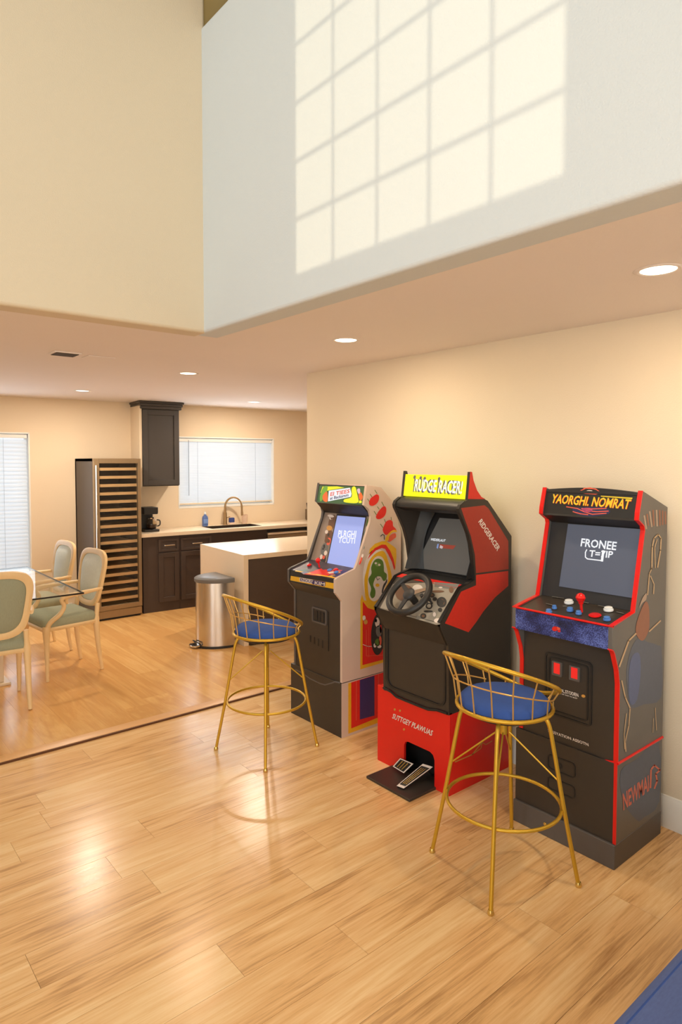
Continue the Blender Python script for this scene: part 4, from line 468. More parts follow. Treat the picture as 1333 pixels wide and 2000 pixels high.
 'm2_console': [["ink_silver",0,[[2.4933,2.623,0.9223],[2.6126,2.6409,1.0415],[2.659,2.3574,1.088],[2.6606,2.2043,1.0896],[2.4894,2.1795,0.9184],[2.4842,2.2005,0.9132]]],["ink_grey",0,[[2.6575,2.3616,1.0875],[2.6691,2.2012,1.0991],[2.6405,2.2131,1.0704],[2.6368,2.3485,1.0668]]],["ink_dark",1,[[2.5823,2.2149,1.0133],[2.5727,2.2098,1.0037],[2.5641,2.2116,0.9951],[2.5582,2.22,0.9892],[2.5562,2.2333,0.9872],[2.5585,2.2489,0.9894],[2.5646,2.2639,0.9955],[2.5734,2.2753,1.0044],[2.5832,2.2806,1.0142],[2.5919,2.2788,1.0229],[2.5979,2.2702,1.0289],[2.5998,2.2566,1.0308],[2.5974,2.2408,1.0284],[2.5911,2.2259,1.0221]]],["ink_dark",1,[[2.5538,2.287,0.9848],[2.5478,2.2839,0.9788],[2.5424,2.2856,0.9733],[2.5385,2.2918,0.9695],[2.5371,2.3013,0.968],[2.5383,2.3122,0.9693],[2.5419,2.3223,0.9729],[2.5473,2.3297,0.9783],[2.5534,2.3329,0.9844],[2.5589,2.3312,0.9899],[2.5628,2.3249,0.9938],[2.5642,2.3153,0.9952],[2.5629,2.3044,0.9939],[2.5592,2.2943,0.9902]]],["ink_dark",1,[[2.5996,2.3122,1.0316],[2.5949,2.3099,1.0269],[2.5907,2.3113,1.0226],[2.5877,2.3162,1.0197],[2.5867,2.3237,1.0186],[2.5877,2.3323,1.0196],[2.5906,2.3403,1.0226],[2.5949,2.346,1.0268],[2.5996,2.3485,1.0316],[2.6039,2.3471,1.0358],[2.6069,2.3421,1.0388],[2.6079,2.3345,1.0399],[2.6068,2.3259,1.0388],[2.6039,2.3179,1.0358]]],["ink_dark",1,[[2.5078,2.2878,0.9388],[2.5029,2.2854,0.9338],[2.4983,2.2871,0.9293],[2.4951,2.2927,0.9261],[2.4937,2.301,0.9247],[2.4945,2.3105,0.9255],[2.4974,2.3192,0.9284],[2.5018,2.3255,0.9327],[2.5067,2.328,0.9377],[2.5113,2.3262,0.9423],[2.5146,2.3205,0.9456],[2.5159,2.3121,0.9469],[2.5151,2.3026,0.946],[2.5122,2.2939,0.9431]]],["ink_dark",1,[[2.5467,2.2132,0.9786],[2.5427,2.2111,0.9747],[2.5392,2.2121,0.9712],[2.5368,2.2157,0.9687],[2.5359,2.2214,0.9678],[2.5367,2.228,0.9687],[2.5391,2.2342,0.9711],[2.5427,2.2388,0.9746],[2.5466,2.2409,0.9786],[2.5502,2.24,0.9821],[2.5526,2.2363,0.9846],[2.5535,2.2305,0.9855],[2.5526,2.2239,0.9846],[2.5502,2.2177,0.9821]]],["ink_dark",1,[[2.5856,2.2835,1.0176],[2.582,2.2819,1.0139],[2.5787,2.2833,1.0106],[2.5763,2.2877,1.0083],[2.5754,2.294,1.0073],[2.5761,2.3011,1.008],[2.5783,2.3075,1.0102],[2.5815,2.3121,1.0135],[2.5852,2.3138,1.0171],[2.5886,2.3124,1.0205],[2.5909,2.308,1.0229],[2.5918,2.3016,1.0238],[2.5911,2.2945,1.0231],[2.5889,2.2881,1.0209]]],["ink_dark",1,[[2.5325,2.265,0.9634],[2.5302,2.266,0.9611],[2.5274,2.2724,0.9584],[2.5248,2.2829,0.9558],[2.5229,2.2954,0.9538],[2.5219,2.3075,0.9529],[2.5222,2.3168,0.9532],[2.5236,2.3214,0.9546],[2.526,2.3203,0.9569],[2.5287,2.3138,0.9597],[2.5313,2.3032,0.9623],[2.5333,2.2906,0.9643],[2.5342,2.2786,0.9652],[2.5339,2.2694,0.9649]]],["ink_brown",1,[[2.6249,2.2677,1.0558],[2.6221,2.27,1.053],[2.6186,2.2802,1.0496],[2.6152,2.2965,1.0462],[2.6126,2.3157,1.0435],[2.6111,2.3341,1.0421],[2.6113,2.3479,1.0422],[2.613,2.3543,1.0439],[2.6158,2.352,1.0468],[2.6193,2.3415,1.0503],[2.6227,2.3249,1.0537],[2.6254,2.3056,1.0563],[2.6267,2.2874,1.0577],[2.6265,2.2739,1.0575]]],["ink_brown",1,[[2.6383,2.2164,1.0702],[2.6325,2.213,1.0644],[2.6275,2.2131,1.0594],[2.6242,2.2165,1.0562],[2.6234,2.2227,1.0553],[2.6251,2.2304,1.057],[2.629,2.2382,1.061],[2.6344,2.2444,1.0664],[2.6403,2.2479,1.0722],[2.6453,2.2479,1.0773],[2.6486,2.2444,1.0806],[2.6494,2.2381,1.0814],[2.6477,2.2303,1.0796],[2.6437,2.2226,1.0756]]],["ink_brown",1,[[2.5806,2.2264,1.0116],[2.5749,2.2234,1.0059],[2.5698,2.2247,1.0008],[2.5663,2.23,0.9973],[2.5651,2.2382,0.996],[2.5664,2.2478,0.9973],[2.5699,2.2568,1.0009],[2.5751,2.2635,1.0061],[2.5809,2.2665,1.0118],[2.5861,2.2652,1.017],[2.5896,2.2599,1.0206],[2.5908,2.2516,1.0218],[2.5894,2.2419,1.0204],[2.5858,2.233,1.0168]]],["ink_silver",1,[[2.5517,2.2953,0.9837],[2.5483,2.2935,0.9802],[2.5451,2.2945,0.9771],[2.5429,2.2981,0.9749],[2.5421,2.3036,0.9741],[2.5428,2.3099,0.9748],[2.5449,2.3157,0.9768],[2.548,2.32,0.9799],[2.5514,2.3217,0.9834],[2.5546,2.3207,0.9865],[2.5568,2.3171,0.9888],[2.5576,2.3116,0.9896],[2.5569,2.3053,0.9889],[2.5548,2.2995,0.9867]]],["ink_brown",1,[[2.5055,2.2965,0.9375],[2.503,2.2952,0.935],[2.5007,2.296,0.9326],[2.499,2.2988,0.931],[2.4983,2.303,0.9303],[2.4988,2.3077,0.9308],[2.5003,2.3121,0.9323],[2.5025,2.3153,0.9345],[2.5051,2.3166,0.937],[2.5074,2.3158,0.9394],[2.5091,2.313,0.9411],[2.5098,2.3088,0.9417],[2.5093,2.304,0.9413],[2.5078,2.2996,0.9397]]],["ink_cream",1,[[2.5038,2.1846,0.9348],[2.4996,2.1832,0.9306],[2.4956,2.186,0.9266],[2.4926,2.1926,0.9235],[2.4911,2.2015,0.9221],[2.4914,2.2112,0.9224],[2.4936,2.2196,0.9246],[2.4972,2.2252,0.9281],[2.5014,2.2267,0.9324],[2.5055,2.2238,0.9364],[2.5085,2.2172,0.9395],[2.51,2.2081,0.941],[2.5096,2.1984,0.9406],[2.5074,2.19,0.9384]]],["ink_cream",1,[[2.5224,2.2348,0.9543],[2.5183,2.2322,0.9503],[2.5147,2.2319,0.9467],[2.5124,2.234,0.9443],[2.5117,2.238,0.9437],[2.5129,2.2433,0.9448],[2.5156,2.2487,0.9476],[2.5195,2.2532,0.9514],[2.5236,2.2559,0.9555],[2.5272,2.2562,0.9591],[2.5295,2.2541,0.9615],[2.5302,2.25,0.9621],[2.529,2.2447,0.9609],[2.5262,2.2393,0.9582]]],["ink_cream",1,[[2.6388,2.2933,1.0707],[2.6372,2.2932,1.0692],[2.6356,2.2955,1.0676],[2.6343,2.2998,1.0663],[2.6336,2.3051,1.0656],[2.6336,2.3105,1.0655],[2.6343,2.3149,1.0662],[2.6355,2.3173,1.0675],[2.6371,2.3174,1.0691],[2.6387,2.3151,1.0707],[2.64,2.3108,1.072],[2.6407,2.3054,1.0727],[2.6407,2.3,1.0727],[2.64,2.2957,1.072]]],["ink_brown",1,[[2.5985,2.3204,1.0304],[2.5961,2.3192,1.0281],[2.594,2.32,1.0259],[2.5925,2.3226,1.0244],[2.5919,2.3264,1.0239],[2.5924,2.3308,1.0244],[2.5939,2.3349,1.0258],[2.596,2.3378,1.028],[2.5984,2.339,1.0304],[2.6005,2.3382,1.0325],[2.602,2.3356,1.034],[2.6026,2.3317,1.0345],[2.6021,2.3273,1.034],[2.6006,2.3233,1.0326]]],["ink_grey",1,[[2.4953,2.3167,0.9272],[2.4919,2.3151,0.9238],[2.4887,2.3166,0.9207],[2.4864,2.321,0.9183],[2.4853,2.3273,0.9173],[2.4858,2.3343,0.9178],[2.4877,2.3407,0.9197],[2.4907,2.3451,0.9226],[2.4941,2.3468,0.9261],[2.4973,2.3452,0.9293],[2.4996,2.3408,0.9316],[2.5007,2.3344,0.9326],[2.5002,2.3274,0.9321],[2.4982,2.321,0.9302]]],["ink_brown",1,[[2.5912,2.458,1.0221],[2.5746,2.4489,1.0055],[2.5596,2.4537,0.9906],[2.5492,2.4714,0.9801],[2.5452,2.4987,0.9761],[2.5485,2.5305,0.9795],[2.5587,2.5606,0.9896],[2.5738,2.5831,1.0047],[2.5908,2.5931,1.0218],[2.6063,2.5883,1.0373],[2.6171,2.5698,1.048],[2.6208,2.5414,1.0518],[2.6169,2.5091,1.0478],[2.6063,2.4793,1.0372]]],["ink_pale",1,[[2.6161,2.413,1.0471],[2.607,2.4084,1.038],[2.5987,2.4117,1.0297],[2.593,2.4222,1.0239],[2.5908,2.4379,1.0218],[2.5926,2.4557,1.0236],[2.5982,2.4723,1.0292],[2.6065,2.4842,1.0374],[2.6157,2.4891,1.0467],[2.6241,2.4858,1.0551],[2.63,2.4751,1.0609],[2.6321,2.4591,1.063],[2.63,2.441,1.061],[2.6243,2.4246,1.0553]]]],
 'm2_riser': [["ink_gold",1,[[2.5713,2.5733,0.3434],[2.5713,2.574,0.3402],[2.5713,2.5762,0.3372],[2.5713,2.5792,0.335],[2.5713,2.5827,0.334],[2.5713,2.5858,0.3343],[2.5713,2.5879,0.3361],[2.5713,2.5887,0.3388],[2.5713,2.588,0.342],[2.5713,2.5858,0.345],[2.5713,2.5827,0.3472],[2.5713,2.5793,0.3482],[2.5713,2.5762,0.3478],[2.5713,2.5741,0.3461]]],["ink_gold",1,[[2.5713,2.5317,0.3491],[2.5713,2.5325,0.3459],[2.5713,2.5345,0.343],[2.5713,2.5376,0.3407],[2.5713,2.541,0.3397],[2.5713,2.544,0.3401],[2.5713,2.5461,0.3418],[2.5713,2.5469,0.3445],[2.5713,2.5462,0.3477],[2.5713,2.5441,0.3506],[2.5713,2.541,0.3528],[2.5713,2.5377,0.3538],[2.5713,2.5346,0.3535],[2.5713,2.5325,0.3518]]],["ink_gold",1,[[2.5713,2.5002,0.2528],[2.5713,2.5009,0.2497],[2.5713,2.503,0.2467],[2.5713,2.506,0.2444],[2.5713,2.5093,0.2433],[2.5713,2.5123,0.2436],[2.5713,2.5144,0.2453],[2.5713,2.5152,0.248],[2.5713,2.5144,0.2511],[2.5713,2.5124,0.2541],[2.5713,2.5094,0.2564],[2.5713,2.506,0.2574],[2.5713,2.503,0.2571],[2.5713,2.5009,0.2555]]]],
 'm2_arch': [["",1,[[2.572,2.5072,0.0916],[2.572,2.5053,0.1656],[2.572,2.4793,0.1866],[2.572,2.4235,0.1918],[2.572,2.3157,0.1935],[2.572,2.2872,0.1735],[2.572,2.2816,0.0323]]]],
 'm2_riser_side': [["ink_gold",0,[[2.6169,2.1793,0.1679],[2.7635,2.1793,0.1658],[2.7598,2.1793,0.1725],[2.6134,2.1793,0.1744]]],["ink_gold",0,[[2.7611,2.1793,0.1653],[2.8802,2.1793,0.2296],[2.8725,2.1793,0.2355],[2.7536,2.1793,0.1712]]],["ink_gold",0,[[2.7594,2.1793,0.1668],[2.8359,2.1793,0.18],[2.8321,2.1793,0.1844],[2.7557,2.1793,0.1711]]],["ink_gold",0,[[2.8352,2.1793,0.1795],[2.8461,2.1793,0.2129],[2.8398,2.1793,0.2155],[2.8289,2.1793,0.1821]]],["ink_gold",0,[[2.8392,2.1793,0.213],[2.8751,2.1793,0.1879],[2.8786,2.1793,0.1903],[2.8428,2.1793,0.2154]]],["ink_gold",0,[[2.8752,2.1793,0.1879],[2.9331,2.1793,0.1936],[2.9297,2.1793,0.1982],[2.8718,2.1793,0.1923]]]],
 'm3_marquee': [["lit_gold",0,[[2.8306,1.5178,1.5861],[2.83,1.371,1.5836],[2.8286,1.3725,1.5769],[2.8297,1.5172,1.5822]]],["ink_coral",0,[[2.8338,1.6316,1.5977],[2.838,1.594,1.6165],[2.8388,1.5963,1.6201],[2.8346,1.634,1.6012]]],["ink_coral",0,[[2.8378,1.5974,1.6158],[2.8375,1.5469,1.6143],[2.8384,1.5472,1.6182],[2.8387,1.5977,1.6198]]],["ink_coral",0,[[2.8377,1.5504,1.6153],[2.8342,1.5227,1.5992],[2.8349,1.5208,1.6025],[2.8385,1.5484,1.6186]]],["ink_coral",0,[[2.834,1.6332,1.5982],[2.8325,1.5918,1.5918],[2.8334,1.5914,1.5957],[2.8348,1.6328,1.6022]]],["ink_coral",0,[[2.8326,1.5941,1.592],[2.8321,1.5436,1.5898],[2.833,1.5437,1.5937],[2.8335,1.5943,1.596]]],["ink_coral",0,[[2.8321,1.5452,1.5896],[2.8338,1.5231,1.5975],[2.8346,1.5248,1.6012],[2.8329,1.547,1.5933]]],["ink_coral",0,[[2.8374,1.6075,1.6138],[2.8385,1.5735,1.6186],[2.8393,1.5745,1.6225],[2.8383,1.6086,1.6177]]],["ink_coral",0,[[2.8385,1.5769,1.6188],[2.8368,1.5417,1.6109],[2.8376,1.5411,1.6147],[2.8394,1.5762,1.6226]]],["ink_coral",0,[[2.8179,1.6833,1.5251],[2.8168,1.6247,1.5205],[2.8177,1.6246,1.5244],[2.8188,1.6832,1.5292]]],["ink_coral",0,[[2.817,1.6279,1.5212],[2.8139,1.5911,1.5073],[2.8147,1.5897,1.5109],[2.8178,1.6265,1.5248]]],["ink_coral",0,[[2.8141,1.5933,1.5079],[2.8118,1.547,1.4978],[2.8127,1.5463,1.5015],[2.8149,1.5925,1.5118]]],["ink_coral",0,[[2.8119,1.5487,1.4978],[2.8139,1.4805,1.5071],[2.8147,1.4813,1.5109],[2.8127,1.5495,1.5017]]],["ink_coral",0,[[2.8134,1.6472,1.5047],[2.8116,1.6053,1.4966],[2.8124,1.6046,1.5005],[2.8142,1.6465,1.5086]]],["ink_coral",0,[[2.8116,1.6075,1.4969],[2.8113,1.5673,1.4951],[2.8121,1.5673,1.4991],[2.8125,1.6076,1.5008]]],["ink_coral",0,[[2.8171,1.6055,1.5217],[2.8172,1.5498,1.5223],[2.8181,1.5502,1.5262],[2.818,1.6059,1.5257]]],["ink_coral",0,[[2.8172,1.5521,1.5222],[2.8186,1.4834,1.5286],[2.8195,1.4841,1.5324],[2.8181,1.5529,1.526]]],["ink_coral",0,[[2.8152,1.5829,1.5132],[2.8148,1.5275,1.5113],[2.8157,1.5277,1.5152],[2.8161,1.5831,1.5171]]],["ink_coral",0,[[2.8148,1.5297,1.5112],[2.8161,1.4718,1.5172],[2.817,1.4725,1.521],[2.8157,1.5304,1.5151]]],["ink_navy",1,[[2.8177,1.6481,1.5213],[2.8194,1.6002,1.5289],[2.8206,1.4859,1.5341],[2.8146,1.4721,1.507],[2.8106,1.5678,1.4888],[2.8129,1.634,1.4995]]],["ink_violet",1,[[2.8166,1.5506,1.5194],[2.8155,1.5525,1.5146],[2.8146,1.5592,1.5104],[2.814,1.5695,1.5077],[2.8139,1.5812,1.507],[2.8142,1.5921,1.5085],[2.8149,1.6,1.5118],[2.8159,1.6034,1.5163],[2.817,1.6014,1.5212],[2.8179,1.5945,1.5254],[2.8185,1.5842,1.528],[2.8186,1.5724,1.5287],[2.8183,1.5616,1.5272],[2.8176,1.5538,1.5239]]],["ink_pale",1,[[2.835,1.5617,1.606],[2.8346,1.5629,1.6045],[2.8343,1.5665,1.6031],[2.8342,1.5719,1.6023],[2.8341,1.578,1.6021],[2.8342,1.5837,1.6025],[2.8344,1.5877,1.6036],[2.8348,1.5892,1.6051],[2.8351,1.5881,1.6066],[2.8354,1.5844,1.6079],[2.8356,1.579,1.6088],[2.8356,1.5729,1.609],[2.8355,1.5673,1.6085],[2.8353,1.5633,1.6075]]]],
 'm3_screen': [["",0,[[2.8129,1.712,1.1427],[2.8133,1.3423,1.144],[2.8784,1.344,1.4429],[2.8777,1.7076,1.4399]]],["lit_white",0,[[2.8523,1.5962,1.3309],[2.8489,1.6022,1.315],[2.8485,1.5971,1.3133],[2.8519,1.5911,1.3292]]],["lit_white",0,[[2.8492,1.602,1.3167],[2.8439,1.5986,1.2921],[2.844,1.5932,1.2927],[2.8493,1.5967,1.3173]]],["lit_white",0,[[2.844,1.599,1.2927],[2.8421,1.5851,1.2841],[2.843,1.5821,1.2882],[2.8449,1.596,1.2968]]],["lit_white",0,[[2.8422,1.5865,1.2845],[2.8423,1.5168,1.2848],[2.8433,1.5168,1.2897],[2.8433,1.5866,1.2895]]],["lit_white",0,[[2.8531,1.5189,1.3343],[2.842,1.5196,1.2833],[2.8419,1.5079,1.2832],[2.853,1.5072,1.334]]]],
 'm3_deck': [["ink_grey",0,[[2.795,1.7381,1.0896],[2.8012,1.6783,1.0906],[2.8102,1.6832,1.0921],[2.8041,1.7432,1.0911]]],["ink_grey",0,[[2.7014,1.7109,1.0738],[2.6985,1.6753,1.0733],[2.7069,1.6798,1.0747],[2.7099,1.7155,1.0752]]],["ink_grey",0,[[2.7979,1.5866,1.09],[2.7951,1.5509,1.0896],[2.8037,1.555,1.091],[2.8066,1.5908,1.0915]]],["ink_grey",0,[[2.7949,1.5509,1.0895],[2.8244,1.5568,1.0945],[2.8294,1.5622,1.0954],[2.7999,1.5563,1.0904]]],["ink_grey",0,[[2.7898,1.5008,1.0887],[2.7872,1.4667,1.0882],[2.7956,1.4705,1.0897],[2.7983,1.5047,1.0901]]],["ink_grey",0,[[2.7557,1.397,1.0829],[2.7513,1.3619,1.0822],[2.7593,1.3652,1.0835],[2.7638,1.4004,1.0843]]],["ink_grey",0,[[2.7061,1.6247,1.0746],[2.7205,1.6125,1.077],[2.7286,1.6178,1.0784],[2.714,1.63,1.0759]]],["ink_grey",0,[[2.6486,1.5271,1.0649],[2.6557,1.5026,1.0661],[2.6635,1.5069,1.0674],[2.6565,1.5314,1.0662]]]],
 'm3_strip': [["ink_red",1,[[2.5923,1.58,0.9991],[2.5923,1.5814,0.9941],[2.5923,1.5854,0.9896],[2.5923,1.5912,0.9863],[2.5923,1.5977,0.985],[2.5923,1.6036,0.9859],[2.5923,1.6078,0.9888],[2.5923,1.6093,0.9932],[2.5923,1.6079,0.9982],[2.5923,1.6039,1.0028],[2.5923,1.598,1.006],[2.5923,1.5915,1.0073],[2.5923,1.5857,1.0064],[2.5923,1.5816,1.0034]]],["ink_coral",0,[[2.5916,1.5852,1.0085],[2.5916,1.5693,1.0055],[2.5916,1.5669,0.9977],[2.5916,1.5804,0.9929]]],["ink_red",1,[[2.5923,1.5668,0.9914],[2.5923,1.5675,0.9891],[2.5923,1.5694,0.987],[2.5923,1.5723,0.9855],[2.5923,1.5755,0.9848],[2.5923,1.5784,0.9852],[2.5923,1.5805,0.9865],[2.5923,1.5813,0.9885],[2.5923,1.5806,0.9908],[2.5923,1.5786,0.9929],[2.5923,1.5757,0.9944],[2.5923,1.5725,0.9951],[2.5923,1.5696,0.9947],[2.5923,1.5675,0.9934]]]],
 'm3_front': [["ink_gold",1,[[2.6606,1.4829,0.7039],[2.6606,1.4847,0.701],[2.6606,1.488,0.6988],[2.6606,1.4921,0.6977],[2.6606,1.4961,0.698],[2.6606,1.4993,0.6995],[2.6606,1.5011,0.702],[2.6606,1.501,0.7051],[2.6606,1.4991,0.708],[2.6606,1.4958,0.7102],[2.6606,1.4917,0.7113],[2.6606,1.4877,0.711],[2.6606,1.4845,0.7095],[2.6606,1.4828,0.707]]]],
 'm3_side': [["ink_blue2",1,[[2.758,1.3293,0.9339],[2.8207,1.3293,0.9691],[2.9105,1.3293,0.9375],[3.016,1.3293,0.9024],[3.0533,1.3293,0.8682],[3.0575,1.3293,0.6525],[2.8889,1.3293,0.66],[2.7578,1.3293,0.676],[2.7337,1.3293,0.7539],[2.7197,1.3293,0.844]]],["ink_blue3",1,[[2.7397,1.3286,0.8298],[2.7684,1.3286,0.9012],[2.833,1.3286,0.8992],[2.8479,1.3286,0.8071],[2.8197,1.3286,0.6978],[2.7555,1.3286,0.6975]]],["ink_rust",1,[[2.7953,1.3286,1.0254],[2.8308,1.3286,1.082],[2.8786,1.3286,1.1222],[2.9072,1.3286,1.1077],[2.9207,1.3286,1.058],[2.918,1.3286,0.9895],[2.8638,1.3286,0.9512],[2.8079,1.3286,0.9819]]],["ink_tan2",1,[[2.8207,1.3279,1.1044],[2.8486,1.3279,1.1421],[2.8865,1.3279,1.1606],[2.8855,1.3279,1.1318],[2.8495,1.3279,1.1211]]],["ink_tan",0,[[2.9384,1.3279,1.2609],[2.9396,1.3279,1.3643],[2.9282,1.3279,1.3654],[2.927,1.3279,1.2622]]],["ink_tan",0,[[2.9388,1.3279,1.3608],[2.9557,1.3279,1.3995],[2.9444,1.3279,1.4015],[2.9276,1.3279,1.3628]]],["ink_tan",0,[[2.9511,1.3279,1.3959],[2.9958,1.3279,1.4134],[2.9873,1.3279,1.4178],[2.9428,1.3279,1.4002]]],["ink_tan",0,[[2.9823,1.3279,1.4149],[3.0168,1.3279,1.391],[3.0263,1.3279,1.3934],[2.9917,1.3279,1.4173]]],["ink_tan",0,[[3.0136,1.3279,1.3959],[3.01,1.3279,1.3394],[3.0218,1.3279,1.3381],[3.0254,1.3279,1.3947]]],["ink_tan",0,[[3.0107,1.3279,1.3428],[2.9839,1.3279,1.2646],[2.9955,1.3279,1.2625],[3.0224,1.3279,1.3409]]],["ink_tan",0,[[2.9712,1.3279,1.2633],[2.961,1.3279,1.3569],[2.9529,1.3279,1.3575],[2.9631,1.3279,1.264]]],["ink_tan",0,[[2.9604,1.3279,1.3542],[2.9831,1.3279,1.3917],[2.9752,1.3279,1.3933],[2.9526,1.3279,1.3559]]],["ink_tan",0,[[2.9025,1.3279,1.1492],[2.9156,1.3279,1.2449],[2.9065,1.3279,1.2463],[2.8935,1.3279,1.1507]]],["ink_tan",0,[[2.9138,1.3279,1.242],[2.9435,1.3279,1.2675],[2.9352,1.3279,1.2702],[2.9056,1.3279,1.2448]]],["ink_tan",0,[[2.9174,1.3279,1.2334],[2.9558,1.3279,1.1895],[2.9642,1.3279,1.1902],[2.9257,1.3279,1.2342]]],["ink_tan",0,[[2.9543,1.3279,1.1931],[2.9503,1.3279,1.1485],[2.9595,1.3279,1.147],[2.9636,1.3279,1.1917]]],["ink_tan",0,[[2.9242,1.3279,0.9799],[3.0388,1.3279,1.0122],[3.0295,1.3279,1.0179],[2.9153,1.3279,0.9857]]],["ink_tan",0,[[2.6593,1.3279,0.8741],[2.7403,1.3279,0.974],[2.7274,1.3279,0.9785],[2.6468,1.3279,0.8789]]],["ink_tan",0,[[2.7346,1.3279,0.9705],[2.8031,1.3279,0.9923],[2.793,1.3279,0.9987],[2.7248,1.3279,0.9769]]],["ink_tan",0,[[2.6708,1.3279,0.8152],[2.7061,1.3279,0.7328],[2.7172,1.3279,0.7314],[2.6818,1.3279,0.814]]],["ink_tan",0,[[2.7042,1.3279,0.7359],[2.7511,1.3279,0.6754],[2.7617,1.3279,0.6751],[2.7146,1.3279,0.7358]]],["ink_tan",0,[[2.7504,1.3279,0.6746],[2.7424,1.3279,0.6015],[2.752,1.3279,0.5987],[2.76,1.3279,0.6719]]],["ink_tan",0,[[2.7432,1.3279,0.6044],[2.7134,1.3279,0.5375],[2.7226,1.3279,0.534],[2.7526,1.3279,0.6009]]],["ink_tan",0,[[2.7136,1.3279,0.5396],[2.7209,1.3279,0.4935],[2.7304,1.3279,0.491],[2.723,1.3279,0.5372]]],["ink_tan",0,[[2.7207,1.3279,0.6611],[2.703,1.3279,0.5712],[2.7103,1.3279,0.5688],[2.728,1.3279,0.6589]]],["ink_tan",0,[[2.7031,1.3279,0.573],[2.711,1.3279,0.507],[2.7183,1.3279,0.5051],[2.7104,1.3279,0.5712]]],["ink_tan",0,[[2.9935,1.3279,0.6196],[3.0105,1.3279,0.5096],[3.0164,1.3279,0.5082],[2.9994,1.3279,0.6183]]],["ink_tan",0,[[2.9788,1.3279,0.5742],[2.9758,1.3279,0.5083],[2.9805,1.3279,0.5069],[2.9835,1.3279,0.5729]]],["ink_tan2",0,[[2.8468,1.3293,1.507],[2.8698,1.3293,1.4452],[2.8837,1.3293,1.4453],[2.8606,1.3293,1.5073]]],["ink_rust",0,[[2.8721,1.3293,1.5118],[2.8882,1.3293,1.4591],[2.9023,1.3293,1.459],[2.886,1.3293,1.5119]]],["ink_tan2",0,[[2.8972,1.3293,1.5224],[2.921,1.3293,1.4509],[2.9352,1.3293,1.4509],[2.9113,1.3293,1.5226]]],["ink_rust",0,[[2.9298,1.3293,1.5272],[2.9399,1.3293,1.456],[2.9544,1.3293,1.4554],[2.9442,1.3293,1.5268]]],["ink_tan2",0,[[2.9628,1.3293,1.5256],[2.9732,1.3293,1.4509],[2.9879,1.3293,1.4502],[2.9774,1.3293,1.5252]]],["ink_rust",0,[[2.9936,1.3293,1.5242],[2.9998,1.3293,1.4524],[3.0147,1.3293,1.4515],[3.0085,1.3293,1.5236]]],["ink_rust",0,[[3.0237,1.3293,1.5198],[3.0268,1.3293,1.4538],[3.0419,1.3293,1.4528],[3.0387,1.3293,1.5191]]],["ink_rust",0,[[3.0512,1.3293,1.5153],[3.057,1.3293,1.4549],[3.0723,1.3293,1.4542],[3.0664,1.3293,1.5147]]]],
 'm3_riser': [["ink_salmon",0,[[2.9743,1.3286,0.2507],[2.9775,1.3286,0.3364],[2.9613,1.3286,0.3417],[2.958,1.3286,0.2563]]],["ink_salmon",0,[[2.9793,1.3286,0.3359],[3.012,1.3286,0.3453],[2.9989,1.3286,0.3541],[2.9664,1.3286,0.3446]]],["ink_salmon",0,[[2.9933,1.3286,0.3502],[3.0576,1.3286,0.3053],[3.0685,1.3286,0.3077],[3.0039,1.3286,0.3528]]],["ink_salmon",0,[[3.0566,1.3286,0.3144],[3.0087,1.3286,0.3067],[3.0207,1.3286,0.2976],[3.0688,1.3286,0.3051]]],["ink_salmon",0,[[3.009,1.3286,0.307],[3.0265,1.3286,0.2651],[3.0428,1.3286,0.2614],[3.0252,1.3286,0.3035]]],["ink_salmon",0,[[3.0272,1.3286,0.2714],[2.998,1.3286,0.2414],[3.0137,1.3286,0.2337],[3.0431,1.3286,0.2637]]],["ink_blue2",1,[[2.6849,1.3293,0.418],[2.8306,1.3293,0.428],[3.0404,1.3293,0.4489],[3.0608,1.3293,0.1602],[2.907,1.3293,0.1373],[2.8423,1.3293,0.148],[2.714,1.3293,0.2777]]]],
}
